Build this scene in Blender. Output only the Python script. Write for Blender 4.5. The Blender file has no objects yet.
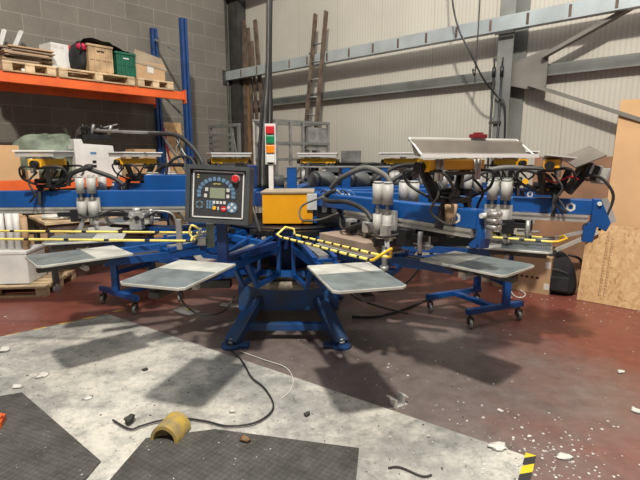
import bpy, math, random
from mathutils import Vector, Matrix, Euler
random.seed(7)
SC = bpy.context.scene
COL = SC.collection
PI = math.pi
def R(d): return math.radians(d)

# ------------------------------------------------------------------ camera
H, FPX, PIT = 1.5, 460.0, R(10.2)
cam_d = bpy.data.cameras.new('camera'); cam = bpy.data.objects.new('camera', cam_d); COL.objects.link(cam)
cam.location = (0, 0, H); cam.rotation_euler = (PI/2 - PIT, 0, 0)
cam_d.sensor_width = 36; cam_d.lens = 36*FPX/640; cam_d.clip_start = .05; cam_d.clip_end = 200
SC.camera = cam
def ray(u, v):
    xc = (u-320)/FPX; yu = (240-v)/FPX
    return Vector((xc, math.cos(PIT)+yu*math.sin(PIT), -math.sin(PIT)+yu*math.cos(PIT)))
def G(u, v, h=0.0):                 # world point seen at u,v whose height is h
    d = ray(u, v); t = (h-H)/d.z
    return Vector((0, 0, H)) + d*t
def D(u, v, Y):                     # world point seen at u,v at distance Y
    d = ray(u, v); return Vector((0, 0, H)) + d*(Y/d.y)

# ------------------------------------------------------------------ materials
def mat(name, col, rough=.6, metal=0., var=.12, nscale=6., bump=0., bscale=40., col2=None, spec=.5, emit=0):
    m = bpy.data.materials.new(name); m.use_nodes = True
    nt = m.node_tree; N = nt.nodes; L = nt.links
    b = N['Principled BSDF']; b.inputs['Roughness'].default_value = rough; b.inputs['Metallic'].default_value = metal
    b.inputs['Specular IOR Level'].default_value = spec
    tc = N.new('ShaderNodeTexCoord')
    nz = N.new('ShaderNodeTexNoise'); nz.inputs['Scale'].default_value = nscale; nz.inputs['Detail'].default_value = 5
    L.new(tc.outputs['Object'], nz.inputs['Vector'])
    cr = N.new('ShaderNodeValToRGB'); L.new(nz.outputs['Fac'], cr.inputs['Fac'])
    c2 = col2 or tuple(c*(1-var*2) for c in col)
    cr.color_ramp.elements[0].position = .35; cr.color_ramp.elements[1].position = .65
    cr.color_ramp.elements[0].color = (*c2, 1); cr.color_ramp.elements[1].color = (*[min(1, c*(1+var)) for c in col], 1)
    L.new(cr.outputs['Color'], b.inputs['Base Color'])
    if bump:
        n2 = N.new('ShaderNodeTexNoise'); n2.inputs['Scale'].default_value = bscale; L.new(tc.outputs['Object'], n2.inputs['Vector'])
        bp = N.new('ShaderNodeBump'); bp.inputs['Strength'].default_value = bump; bp.inputs['Distance'].default_value = .01
        L.new(n2.outputs['Fac'], bp.inputs['Height']); L.new(bp.outputs['Normal'], b.inputs['Normal'])
    if emit:
        b.inputs['Emission Color'].default_value = (*col, 1); b.inputs['Emission Strength'].default_value = emit
    return m
M = {}
def mk(k, *a, **kw): M[k] = mat(k, *a, **kw)
mk('blue', (.006, .078, .29), .38, 0, .12, 3)
mk('blue_arm', (.006, .06, .23), .35, 0, .15, 5)
mk('blue_base', (.006, .055, .19), .5, 0, .3, 7, col2=(.03, .05, .09))
mk('blue_dk', (.008, .03, .13), .5, 0, .2, 5)
mk('rack_blue', (.012, .055, .19), .5)
mk('orange', (.78, .13, .025), .5, 0, .08, 4)
mk('steel', (.36, .36, .35), .42, .5, .15, 9)
mk('alu', (.58, .57, .53), .36, .5, .1, 8)
mk('greyplastic', (.42, .41, .38), .5, 0, .06)
mk('black', (.012, .012, .013), .45, 0, .2, 10)
mk('hose', (.03, .029, .028), .55, 0, .2)
mk('hosegrey', (.12, .115, .105), .55, 0, .2)
mk('greymotor', (.12, .125, .125), .5, .3, .15)
mk('yellow', (.95, .48, .01), .42, 0, .05)
mk('orangebox', (.82, .36, .006), .4, 0, .03)
mk('stripe', (.8, .66, .16), .55, 0, .1)
mk('hoopyellow', (.85, .5, .02), .4, 0, .05)
mk('cardtaupe', (.3, .22, .165), .8, 0, .1)
mk('white', (.72, .71, .68), .5, 0, .05)
mk('whitebright', (.88, .87, .84), .35, 0, .03)
mk('redcap', (.2, .015, .02), .4)
mk('tray', (.62, .60, .56), .4, .3, .08, 5)
mk('trayin', (.17, .145, .12), .55, .2, .15, 4)
mk('platen', (.24, .28, .29), .38, .45, .16, 7, .1, 30)
mk('platenb', (.55, .55, .50), .45, .2, .12, 7)
mk('castor', (.45, .44, .42), .4, .4)
mk('rubber', (.03, .03, .03), .7)
mk('concrete_blk', (.2, .19, .17), .9)
mk('darksteel', (.075, .072, .068), .5, .4)
mk('greysteel', (.2, .205, .19), .55, .2, .12, 3)
mk('brace', (.2, .19, .165), .55, .2, .12, 3)
mk('railwhite', (.56, .62, .63), .32, .5, .07, 3)
mk('wood', (.50, .34, .19), .75, 0, .2, 5)
mk('palewood', (.62, .46, .28), .8, 0, .18, 6)
mk('ply', (.29, .15, .08), .6, 0, .14, 3)
mk('oldwood', (.13, .09, .065), .85, 0, .25, 8)
mk('card', (.50, .32, .18), .8, 0, .07, 3)
mk('card_big', (.62, .38, .19), .75, 0, .06, 2)
mk('card_dk', (.27, .2, .14), .85, 0, .12, 4)
mk('card_flap', (.34, .27, .19), .85, 0, .1, 4)
mk('green', (.008, .11, .06), .5)
mk('tarp', (.2, .24, .18), .7, 0, .25, 5, .4, 12)
mk('red', (.62, .02, .025), .35, 0, .05)
mk('magenta', (.6, .02, .08), .6)
mk('greenlamp', (.01, .22, .09), .3)
mk('orangelamp', (.9, .27, .01), .3)
mk('brown', (.25, .14, .06), .5)
mk('lcd', (.26, .29, .2), .3, 0, .03)
mk('panelface', (.045, .045, .047), .4, 0, .08)
mk('panelbody', (.06, .066, .068), .45, 0, .12)
mk('btnblue', (.13, .24, .36), .4, 0, .1)
mk('btnwhite', (.62, .63, .62), .4)
mk('bluebag', (.01, .2, .75), .4, 0, .15)
mk('paper', (.68, .66, .61), .8, 0, .06)
mk('pipe_yel', (.46, .31, .06), .6, 0, .25, 14, col2=(.27, .22, .13))
mk('cloth', (.02, .02, .023), .85, 0, .3, 6, .4, 20)
mk('chip', (.68, .66, .62), .85, 0, .2, 30)
mk('chipdk', (.06, .055, .05), .85)
mk('dust', (.30, .26, .2), .8, .1, .3, 12)
mk('cabinet', (.46, .43, .38), .6)
mk('bluetube', (.1, .25, .5), .4)

def nodes(name):
    m = bpy.data.materials.new(name); m.use_nodes = True
    return m, m.node_tree.nodes, m.node_tree.links, m.node_tree.nodes['Principled BSDF']
def rgb(h): return (*h, 1)
def ramp(N, L, src, stops):
    c = N.new('ShaderNodeValToRGB'); L.new(src, c.inputs['Fac'])
    e = c.color_ramp.elements
    e[0].position, e[0].color = stops[0][0], rgb(stops[0][1]); e[1].position, e[1].color = stops[-1][0], rgb(stops[-1][1])
    for p, col in stops[1:-1]:
        q = e.new(p); q.color = rgb(col)
    return c
def noise(N, L, vec, scale, detail=6, rough=.6):
    n = N.new('ShaderNodeTexNoise'); n.inputs['Scale'].default_value = scale; n.inputs['Detail'].default_value = detail
    n.inputs['Roughness'].default_value = rough
    L.new(vec, n.inputs['Vector']); return n
def mix(N, L, f, a, b, mode='MIX'):
    x = N.new('ShaderNodeMix'); x.data_type = 'RGBA'; x.blend_type = mode
    if isinstance(f, (int, float)): x.inputs[0].default_value = f
    else: L.new(f, x.inputs[0])
    for s, v in ((x.inputs[6], a), (x.inputs[7], b)):
        if isinstance(v, tuple): s.default_value = rgb(v)
        else: L.new(v, s)
    return x.outputs[2]
def bump(N, L, b, h, s, d=.01):
    q = N.new('ShaderNodeBump'); q.inputs['Strength'].default_value = s; q.inputs['Distance'].default_value = d
    L.new(h, q.inputs['Height']); L.new(q.outputs['Normal'], b.inputs['Normal'])
def math_(N, L, op, a, b=None):
    q = N.new('ShaderNodeMath'); q.operation = op
    for i, v in enumerate((a, b)):
        if v is None: continue
        if isinstance(v, (int, float)): q.inputs[i].default_value = v
        else: L.new(v, q.inputs[i])
    return q.outputs[0]

# painted floor: red where clean, grey-brown where dust and traffic have worn it round the press
m, N, L, b = nodes('floor_paint'); M['floor'] = m
g = N.new('ShaderNodeNewGeometry'); P = g.outputs['Position']
sub = N.new('ShaderNodeVectorMath'); sub.operation = 'SUBTRACT'; L.new(P, sub.inputs[0]); sub.inputs[1].default_value = (-.15, 3.05, 0)
scl = N.new('ShaderNodeVectorMath'); scl.operation = 'MULTIPLY'; L.new(sub.outputs[0], scl.inputs[0]); scl.inputs[1].default_value = (.38, .42, 0)
ln = N.new('ShaderNodeVectorMath'); ln.operation = 'LENGTH'; L.new(scl.outputs[0], ln.inputs[0])
n1 = noise(N, L, P, 1.3, 8, .65); n2 = noise(N, L, P, 9, 8, .7); n3 = noise(N, L, P, 45, 4, .7)
f = math_(N, L, 'ADD', ln.outputs['Value'], math_(N, L, 'MULTIPLY', math_(N, L, 'SUBTRACT', n1.outputs['Fac'], .5), 1.0))
w = ramp(N, L, f, [(.55, (0, 0, 0)), (.98, (1, 1, 1))])
red = ramp(N, L, n2.outputs['Fac'], [(.3, (.165, .05, .036)), (.7, (.25, .075, .052))])
gry = ramp(N, L, n2.outputs['Fac'], [(.3, (.13, .1, .092)), (.7, (.22, .18, .165))])
c = mix(N, L, w.outputs['Color'], gry.outputs['Color'], red.outputs['Color'])
sp = ramp(N, L, n3.outputs['Fac'], [(.66, (0, 0, 0)), (.76, (.4, .4, .4))])
c = mix(N, L, sp.outputs['Color'], c, (.42, .38, .34))
L.new(c, b.inputs['Base Color'])
rr = ramp(N, L, n1.outputs['Fac'], [(.3, (.28, .28, .28)), (.7, (.5, .5, .5))]); L.new(rr.outputs['Color'], b.inputs['Roughness'])
bump(N, L, b, n3.outputs['Fac'], .08)
# bare concrete
m, N, L, b = nodes('bare_concrete'); M['concrete'] = m
g = N.new('ShaderNodeNewGeometry'); P = g.outputs['Position']
n1 = noise(N, L, P, 1.1, 10, .72); n2 = noise(N, L, P, 11, 9, .8); n3 = noise(N, L, P, 60, 3, .6)
a = ramp(N, L, n1.outputs['Fac'], [(.36, (.2, .2, .185)), (.48, (.36, .355, .325)), (.58, (.62, .59, .52))])
s = ramp(N, L, n2.outputs['Fac'], [(.36, (.42, .42, .42)), (.5, (1, 1, 1))])
c = mix(N, L, .65, a.outputs['Color'], s.outputs['Color'], 'MULTIPLY')
sp = ramp(N, L, n3.outputs['Fac'], [(.27, (1, 1, 1)), (.33, (0, 0, 0))])
c = mix(N, L, sp.outputs['Color'], c, (.07, .065, .06))
L.new(c, b.inputs['Base Color']); b.inputs['Roughness'].default_value = .75
bump(N, L, b, n2.outputs['Fac'], .25)
# rubber mat with raised pattern
m, N, L, b = nodes('mat_rubber'); M['mat'] = m
tc = N.new('ShaderNodeTexCoord'); P = tc.outputs['Object']
ck = N.new('ShaderNodeTexChecker'); ck.inputs['Scale'].default_value = 48; L.new(P, ck.inputs['Vector'])
n2 = noise(N, L, P, 6, 8, .75); n3 = noise(N, L, P, 70, 3, .6)
a = ramp(N, L, n2.outputs['Fac'], [(.3, (.035, .034, .031)), (.7, (.105, .1, .088))])
c = mix(N, L, .2, a.outputs['Color'], ck.outputs['Color'], 'OVERLAY')
sp = ramp(N, L, n3.outputs['Fac'], [(.70, (0, 0, 0)), (.76, (1, 1, 1))])
c = mix(N, L, sp.outputs['Color'], c, (.5, .47, .42))
L.new(c, b.inputs['Base Color']); b.inputs['Roughness'].default_value = .7
bump(N, L, b, ck.outputs['Fac'], .5, .006)
# concrete block wall
m, N, L, b = nodes('block_wall'); M['blocks'] = m
tc = N.new('ShaderNodeTexCoord'); mp = N.new('ShaderNodeMapping'); L.new(tc.outputs['Object'], mp.inputs['Vector'])
mp.inputs['Rotation'].default_value = (R(90), 0, 0)
br = N.new('ShaderNodeTexBrick'); L.new(mp.outputs['Vector'], br.inputs['Vector'])
br.inputs['Scale'].default_value = 1; br.inputs['Brick Width'].default_value = .49; br.inputs['Row Height'].default_value = .245
br.inputs['Mortar Size'].default_value = .006; br.inputs['Mortar Smooth'].default_value = .3
br.inputs['Color1'].default_value = (.19, .172, .145, 1); br.inputs['Color2'].default_value = (.22, .2, .17, 1); br.inputs['Mortar'].default_value = (.3, .275, .235, 1)
n1 = noise(N, L, tc.outputs['Object'], 1.1, 6); n2 = noise(N, L, tc.outputs['Object'], 35, 6, .8)
v = ramp(N, L, n1.outputs['Fac'], [(.3, (.78, .78, .78)), (.7, (1.1, 1.1, 1.1))])
v2 = ramp(N, L, n2.outputs['Fac'], [(.3, (.8, .8, .8)), (.7, (1.08, 1.08, 1.08))])
c = mix(N, L, 1., br.outputs['Color'], v.outputs['Color'], 'MULTIPLY'); c = mix(N, L, 1., c, v2.outputs['Color'], 'MULTIPLY')
L.new(c, b.inputs['Base Color']); b.inputs['Roughness'].default_value = .92
bump(N, L, b, n2.outputs['Fac'], .4)
# white ribbed cladding (object x runs along the wall)
m, N, L, b = nodes('cladding'); M['clad'] = m
tc = N.new('ShaderNodeTexCoord'); sx = N.new('ShaderNodeSeparateXYZ'); L.new(tc.outputs['Object'], sx.inputs[0])
fr = math_(N, L, 'FRACT', math_(N, L, 'DIVIDE', sx.outputs['X'], .05))
rib = ramp(N, L, fr, [(0, (.84, .84, .84)), (.3, (1, 1, 1)), (.85, (1, 1, 1)), (1, (.84, .84, .84))])
fj = math_(N, L, 'FRACT', math_(N, L, 'DIVIDE', sx.outputs['X'], .85))
jn = ramp(N, L, fj, [(0, (.78, .76, .72)), (.012, (1, 1, 1)), (.99, (1, 1, 1)), (1, (.8, .78, .74))])
n1 = noise(N, L, tc.outputs['Object'], .9, 7)
base = ramp(N, L, n1.outputs['Fac'], [(.3, (.47, .44, .38)), (.7, (.56, .53, .455))])
c = mix(N, L, 1., base.outputs['Color'], rib.outputs['Color'], 'MULTIPLY'); c = mix(N, L, 1., c, jn.outputs['Color'], 'MULTIPLY')
L.new(c, b.inputs['Base Color']); b.inputs['Roughness'].default_value = .5
bump(N, L, b, rib.outputs['Color'], .4, .005)
# OSB
m, N, L, b = nodes('osb'); M['osb'] = m
tc = N.new('ShaderNodeTexCoord'); n0 = noise(N, L, tc.outputs['Object'], 5, 3)
vo = N.new('ShaderNodeTexVoronoi'); vo.inputs['Scale'].default_value = 44
mp = N.new('ShaderNodeMapping'); mp.inputs['Scale'].default_value = (1, 1, .55); L.new(tc.outputs['Object'], mp.inputs['Vector'])
mx = mix(N, L, .16, mp.outputs['Vector'], n0.outputs['Color'], 'ADD'); L.new(mx, vo.inputs['Vector'])
sc_ = N.new('ShaderNodeSeparateColor'); L.new(vo.outputs['Color'], sc_.inputs[0])
a = ramp(N, L, sc_.outputs[0], [(0, (.42, .24, .1)), (.12, (.54, .33, .15)), (.6, (.59, .37, .175)), (1, (.66, .44, .23))])
L.new(a.outputs['Color'], b.inputs['Base Color']); b.inputs['Roughness'].default_value = .65
# hazard tape
def hazard(name, scale, ang, c1, c2):
    m, N, L, b = nodes(name)
    tc = N.new('ShaderNodeTexCoord'); sx = N.new('ShaderNodeSeparateXYZ'); L.new(tc.outputs['Object'], sx.inputs[0])
    q = math_(N, L, 'ADD', sx.outputs['X'], math_(N, L, 'MULTIPLY', sx.outputs['Y'], ang))
    f = math_(N, L, 'FRACT', math_(N, L, 'MULTIPLY', q, scale)); st = math_(N, L, 'GREATER_THAN', f, .5)
    c = mix(N, L, st, c1, c2); L.new(c, b.inputs['Base Color']); b.inputs['Roughness'].default_value = .55
    return m
M['tape'] = hazard('hazard_tape', 7.0, 1., (.75, .55, .02), (.03, .03, .03))
M['tapeold'] = hazard('worn_tape', 5.0, 1., (.6, .42, .07), (.17, .15, .12))
M['redtape'] = hazard('red_white_tape', 9.0, .9, (.55, .03, .05), (.7, .68, .66))
M['rw'] = mat('rw_white', (.66, .62, .6), .6)

# ------------------------------------------------------------------ mesh builder
class MB:
    def __init__(s): s.v = []; s.f = []; s.mi = []; s.sm = []; s.m = 0
    def add(s, vs, fs, smooth=False):
        o = len(s.v); s.v += [tuple(p) for p in vs]
        for f in fs: s.f.append([i+o for i in f]); s.mi.append(s.m); s.sm.append(smooth)
        return s
    def bx(s, x0, x1, y0, y1, z0, z1, X=None):
        vs = [Vector((x, y, z)) for z in (z0, z1) for y in (y0, y1) for x in (x0, x1)]
        if X: vs = [X @ p for p in vs]
        return s.add(vs, [(0, 2, 3, 1), (4, 5, 7, 6), (0, 1, 5, 4), (2, 6, 7, 3), (0, 4, 6, 2), (1, 3, 7, 5)])
    def box(s, c, d, rot=(0, 0, 0)):
        X = Matrix.Translation(c) @ Euler(rot).to_matrix().to_4x4()
        return s.bx(-d[0]/2, d[0]/2, -d[1]/2, d[1]/2, -d[2]/2, d[2]/2, X)
    def bar(s, p, q, w, h=None, up=(0, 0, 1)):
        p, q = Vector(p), Vector(q); h = h or w; a = (q-p).normalized(); u = Vector(up)
        if abs(a.dot(u)) > .98: u = Vector((1, 0, 0))
        x = a.cross(u).normalized(); y = x.cross(a)
        vs = [r + x*(i*w/2) + y*(j*h/2) for r in (p, q) for (i, j) in ((-1, -1), (1, -1), (1, 1), (-1, 1))]
        return s.add(vs, [(0, 1, 2, 3)[::-1], (4, 5, 6, 7)] + [(i, (i+1) % 4, (i+1) % 4+4, i+4) for i in range(4)])
    def tube(s, pts, r, n=10, smooth_path=True, cap=True, cols=None):
        pts = [Vector(p) for p in pts]
        if smooth_path and len(pts) > 2:
            o = []
            for i in range(len(pts)-1):
                p0 = pts[max(i-1, 0)]; p1 = pts[i]; p2 = pts[i+1]; p3 = pts[min(i+2, len(pts)-1)]
                for k in range(6):
                    t = k/6
                    o.append(.5*((2*p1)+(p2-p0)*t+(2*p0-5*p1+4*p2-p3)*t*t+(3*p1-p0-3*p2+p3)*t**3))
            pts = o+[pts[-1]]
        vs = []; k = len(pts); u = None
        for i, p in enumerate(pts):
            a = (pts[min(i+1, k-1)]-pts[max(i-1, 0)]).normalized()
            if u is None:
                u = Vector((0, 0, 1)) if abs(a.z) < .9 else Vector((1, 0, 0))
            x = a.cross(u).normalized(); u = x.cross(a).normalized()
            rr = r[i] if isinstance(r, (list, tuple)) else r
            vs += [p + (x*math.cos(2*PI*j/n)+u*math.sin(2*PI*j/n))*rr for j in range(n)]
        base = len(s.v); s.v += [tuple(p) for p in vs]
        for i in range(k-1):
            for j in range(n):
                s.f.append([base+i*n+j, base+i*n+(j+1) % n, base+(i+1)*n+(j+1) % n, base+(i+1)*n+j])
                s.mi.append(cols(i) if cols else s.m); s.sm.append(True)
        if cap:
            s.f.append([base+j for j in range(n)][::-1]); s.mi.append(s.m); s.sm.append(False)
            s.f.append([base+(k-1)*n+j for j in range(n)]); s.mi.append(s.m); s.sm.append(False)
        return s
    def cyl(s, p, q, r, n=16, r2=None):
        return s.tube([p, q], [r, r if r2 is None else r2], n, False)
    def prism(s, poly, y0, y1, X=None):         # poly in x,z ; extruded in y
        n = len(poly); vs = [Vector((x, y, z)) for y in (y0, y1) for (x, z) in poly]
        if X: vs = [X @ p for p in vs]
        return s.add(vs, [tuple(range(n)), tuple(range(2*n-1, n-1, -1))] + [(i, i+n, (i+1) % n+n, (i+1) % n) for i in range(n)])
    def slab(s, poly, z0, z1):                  # poly in x,y
        n = len(poly); vs = [Vector((x, y, z)) for z in (z0, z1) for (x, y) in poly]
        return s.add(vs, [tuple(range(n))[::-1], tuple(range(n, 2*n))] + [(i, (i+1) % n, (i+1) % n+n, i+n) for i in range(n)])
    def disc(s, c, r, h, n=16): return s.cyl(c, (c[0], c[1], c[2]+h), r, n)
    def build(s, name, m, parent=None, bevel=0):
        me = bpy.data.meshes.new(name); me.from_pydata(s.v, [], s.f)
        ms = m if isinstance(m, (list, tuple)) else [m]
        for x in ms: me.materials.append(M[x] if isinstance(x, str) else x)
        me.polygons.foreach_set('material_index', s.mi); me.polygons.foreach_set('use_smooth', s.sm); me.update()
        import bmesh
        bm = bmesh.new(); bm.from_mesh(me); bmesh.ops.recalc_face_normals(bm, faces=bm.faces); bm.to_mesh(me); bm.free()
        o = bpy.data.objects.new(name, me); COL.objects.link(o)
        if parent: o.parent = parent
        if bevel:
            bv = o.modifiers.new('bevel', 'BEVEL'); bv.width = bevel; bv.segments = 2; bv.limit_method = 'ANGLE'; bv.angle_limit = R(40)
        return o
def tag(o, label, cat, group=None, kind=None):
    o['label'] = label; o['category'] = cat
    if group: o['group'] = group
    if kind: o['kind'] = kind
    return o
def thing(name, label, cat, loc=(0, 0, 0), rz=0, group=None):
    o = bpy.data.objects.new(name, None); COL.objects.link(o); o.empty_display_size = .1
    o.location = loc; o.rotation_euler = (0, 0, R(rz)); return tag(o, label, cat, group)
def struct(name, mb, m):
    o = mb.build(name, m); o['kind'] = 'structure'; return o
def kids(o): return [c for c in bpy.data.objects if c.parent == o]
def copy_tree(o, parent=None):
    c = o.copy(); COL.objects.link(c)
    if parent: c.parent = parent
    for k in kids(o): copy_tree(k, c)
    return c
def single(name, mb, m, label, cat, loc=(0, 0, 0), rz=0, group=None, bevel=0, rot=None):
    o = mb.build(name, m, None, bevel); o.location = loc; o.rotation_euler = rot or (0, 0, R(rz)); return tag(o, label, cat, group)

# ------------------------------------------------------------------ setting
K = Vector((-1.62, 9.47, 0)); RWZ = -42; LWZ = 48
def wallpt(s, off=0, h=0):          # along the white wall, off metres in front of it
    return K + Vector((math.cos(R(-42)), math.sin(R(-42)), 0))*s + Vector((-.669, -.743, 0))*off + Vector((0, 0, h))
f = MB().bx(-13, 12, -3, 14, -.1, 0); struct('floor', f, 'floor')
w = MB().bx(-13, 0, 0, .2, 0, 6.2); o = struct('wall_left', w, 'blocks'); o.location = K; o.rotation_euler = (0, 0, R(LWZ))
w = MB().bx(0, 13, 0, .12, 0, 6.2); o = struct('wall_right', w, 'clad'); o.location = K; o.rotation_euler = (0, 0, R(RWZ))
CONC = [(-2.03, 4.245), (1.05, 2.11), (.42, 1.15), (-.2, .2), (-4.2, .4), (-4.9, 1.9), (-2.71, 3.69)]
c = MB().slab(CONC, 0, .004); o = struct('trim_1', c, 'concrete')     # bare concrete patch in the painted floor
# steel frame of the white wall (local x along wall, -y into room)
def wallstruct(name, mb, m):
    o = struct(name, mb, m); o.location = K; o.rotation_euler = (0, 0, R(RWZ)); return o
wallstruct('trim_2', MB().bx(.02, .3, -.2, -.003, 0, 6), 'darksteel')
wallstruct('trim_3', MB().bx(.3, 12, -.1, -.003, 2.44, 2.53).bx(.3, 12, -.1, -.09, 2.42, 2.55), 'greysteel')   # lower girt
wallstruct('trim_4', MB().bx(.0, 12, -.28, -.12, 4.38, 4.46), 'darksteel')
# column
q = MB().bx(5.24, 5.42, -.24, -.225, 0, 6).bx(5.24, 5.50, -.02, -.005, 0, 6).bx(5.322, 5.338, -.225, -.02, 0, 6)
wallstruct('trim_5', q, 'greysteel')
# gusset and braces to the right of the column
g_ = MB()
g_.prism([(5.39, 2.34), (5.64, 2.27), (5.79, 2.30), (5.79, 2.68), (5.77, 2.71), (5.39, 2.60)], -.155, -.14)
wallstruct('trim_6', g_, 'brace')
g_ = MB().bar((5.74, -.18, 2.62), (9.4, -.18, 4.25), .04, .09, up=(0, 1, 0)); wallstruct('trim_7', g_, 'brace')
g_ = MB().bar((5.60, -.18, 2.34), (9.0, -.18, .95), .04, .075, up=(0, 1, 0)); wallstruct('trim_8', g_, 'brace')
# thin downpipe in the corner
wallstruct('trim_9', MB().cyl((.0+.03, -.26, 0), (.03, -.26, 4.5), .022, 10), 'darksteel')

# cable tray / rail hung 0.25 m in front of the wall
rail = thing('cable_tray', 'long silver cable tray with dark slots running across the white wall', 'cable tray', K, RWZ)
t = MB(); zc = 3.03
t.bx(.0, 11, -.30, -.285, zc-.08, zc+.08).bx(.0, 11, -.285, -.2, zc-.08, zc-.07).bx(.0, 11, -.285, -.2, zc+.07, zc+.08)
t.build('tray_channel', 'railwhite', rail)
def s_of(u):
    d = ray(u, 40); k = d.x/d.y; p0 = wallpt(0, .3); return (k*p0.y-p0.x)/(.743+k*.669)
xs = [s_of(v) for v in (349, 373, 398, 426, 456, 489.5, 526, 567.5, 613)]
for u in (240, 256, 271, 289, 307, 327): xs.append(s_of(u))
xs += [xs[8]+.42, xs[8]+.84]
for x in xs: MB().bx(x-.014, x+.014, -.306, -.3, zc-.06, zc+.06).build('slot', 'oldwood', rail)
MB().bx(-.0, .02, -.36, -.16, zc-.16, zc+.1).build('end_plate', 'darksteel', rail)
MB().bx(5.22, 5.44, -.31, -.301, zc-.12, zc-.085).build('bracket', 'darksteel', rail)
for x in (2.2, 8.0): MB().bx(x, x+.05, -.285, -.001, zc+.081, zc+.12).build('bracket', 'darksteel', rail)

# pipes running down the column
pp = thing('conduit', 'pair of thin black conduits running down the grey column', 'conduit', K, RWZ)
for x in (5.22, 5.315):
    MB().tube([(x, -.26, 2.55), (x, -.26, 0.02)], .014, 8, False).build('pipe', 'black', pp)
    MB().cyl((x, -.26, 2.45), (x, -.26, 2.56), .022, 10).cyl((x, -.26, 2.56), (x, -.26, 2.66), .01, 8).build('coupling', 'black', pp)
MB().bx(5.20, 5.34, -.274, -.241, 1.9, 1.93).build('clip', 'darksteel', pp)
pp = single('cable', MB().tube([wallpt(4.6, .5, 5.2), wallpt(4.68, .5, 4.0), wallpt(4.76, .5, 3.34), wallpt(4.86, .5, 3.0), wallpt(5.0, .5, 2.75), wallpt(5.16, .42, 2.42), wallpt(5.29, .3, 2.22), wallpt(5.39, .3, 2.1), wallpt(5.42, .3, 1.6), wallpt(5.42, .28, .6), wallpt(5.42, .28, .01)], .011, 8), 'black',
            'thin black cable looping down from above to the grey column', 'cable')
pp = single('hook_rod', MB().tube([wallpt(5.03, .35, 4.4), wallpt(5.03, .35, 2.62), wallpt(4.99, .35, 2.56), wallpt(5.03, .35, 2.53)], .008, 6), 'darksteel',
            'thin dark rod hanging beside the grey column, left of it', 'rod')

# ladder
def ladder(name, x0, x1, top, base, lab, m):
    L_ = thing(name, lab, 'ladder', K, RWZ)
    off = lambda z: -.28 - (base)*(1-z/top)
    def lean(z): return -.04*(1-z/top)
    for x in (x0, x1): MB().bar((x+lean(0), off(0), 0.0), (x, off(top), top), .07, .03, up=(1, 0, 0)).build('stile', m, L_)
    n = int(top/.27)
    for i in range(1, n):
        z = i*.27; MB().cyl((x0+lean(z), off(z), z), (x1+lean(z), off(z), z), .017, 8).build('rung', 'steel', L_)
    return L_
ladder('ladder', 2.34, 2.56, 3.70, .45, 'tall weathered ladder leaning against the white wall', 'oldwood')
# old planks in the corner
for i, (x0, x1, z, w_, dy) in enumerate([(.34, .55, 4.0, .09, -.085), (.46, .80, 3.85, .06, -.085), (.40, .68, 3.3, .05, -.085), (.66, 1.25, 3.95, .08, -.085), (.56, 1.02, 3.6, .05, -.085)]):
    q = MB().bar((0, 0, 0), (x0-x1, .2, z), w_, .035, up=(0, 1, 0))
    o = single('plank', q, ['oldwood', 'oldwood', 'brown', 'oldwood', 'oldwood'][i], ['widest dark old plank leaning in the corner, leftmost of the stack', 'narrow dark plank leaning in the corner, second from the left', 'short reddish brown plank leaning in the corner', 'long dark plank leaning in the corner, rightmost of the stack', 'shortest dark plank leaning in the corner in front of the others'][i],
               'plank', wallpt(x1, -dy+.2, 0.01), RWZ, 'old planks leaning in the corner')

# slatted crate near corner
T = thing('slatted_rack', 'grey slatted rack standing in the dark corner by the block wall', 'rack', D(213, 200, 8.3).xy.to_3d(), RWZ)
for x in (0, .62, .8): MB().bx(x-.025, x+.025, -.02, .02, 0, 2.0).build('post', 'greysteel', T)
MB().bx(-.03, .83, -.025, .025, 2.0, 2.05).build('top_rail', 'greysteel', T)
for i in range(8): MB().bx(.0, .62, -.032, -.02, 1.88-i*.1-.03, 1.88-i*.1+.02).build('slat', 'greysteel', T)
MB().bar((.64, 0, 1.9), (.8, 0, 1.2), .02).build('brace', 'steel', T)

# cabinet and tube-frame trolley
T = thing('cabinet', 'narrow pale metal cabinet standing behind the press, left of the trolley', 'cabinet', D(254.5, 200, 6.9).xy.to_3d(), -8)
MB().bx(0, .27, 0, .4, .06, 2.02).build('body', 'cabinet', T, .005)
MB().bx(.02, .25, -.015, -.001, .1, 1.98).build('door', 'cabinet', T, .003)
MB().bx(0, .27, -.01, .4, 2.021, 2.04).build('top_panel', 'steel', T)
MB().bx(.21, .225, -.03, -.016, 1.0, 1.15).build('handle', 'steel', T)
for x in (.02, .23):
    for y in (.02, .36): MB().bx(x, x+.03, y, y+.03, 0, .059).build('leg', 'steel', T)
T = thing('trolley', 'grey tube-frame trolley standing behind the orange box', 'trolley', D(277, 200, 6.5).xy.to_3d(), 40)
for x in (0, .25, .47, .95):
    for y in (0, .5):
        if y and x in (.25, .47): continue
        MB().bx(x-.018, x+.018, y-.018, y+.018, .08, 1.98).build('post', 'steel', T)
for z in (1.98, 1.68, 1.45, 1.15, .6):
    MB().bx(-.02, .97, -.02, .02, z, z+.035).bx(-.02, .97, .48, .52, z, z+.035).bx(-.018, .018, .02, .48, z, z+.035).bx(.932, .968, .02, .48, z, z+.035).build('shelf_frame', 'greysteel', T)
MB().bx(.58, .92, .01, .02, 1.6, 1.93).build('panel', 'steel', T)
for x in (0, .95):
    for y in (0, .5): MB().cyl((x, y-.02, .04), (x, y+.02, .04), .04, 12).build('castor', 'rubber', T)
single('grey_case', MB().bx(-.16, .16, -.05, .05, 0, .18).bx(-.14, .14, -.056, -.05, .02, .16), 'steel', 'flat grey metal case on black shelf against the white wall', 'case', wallpt(3.05, .25, 1.42), RWZ, bevel=.004)
T = thing('wall_bench', 'low black bench standing along the white wall behind the press', 'bench', wallpt(2.45, .45), RWZ)
MB().bx(0, 2.0, 0, .4, 1.36, 1.42).build('top', 'black', T)
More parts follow.
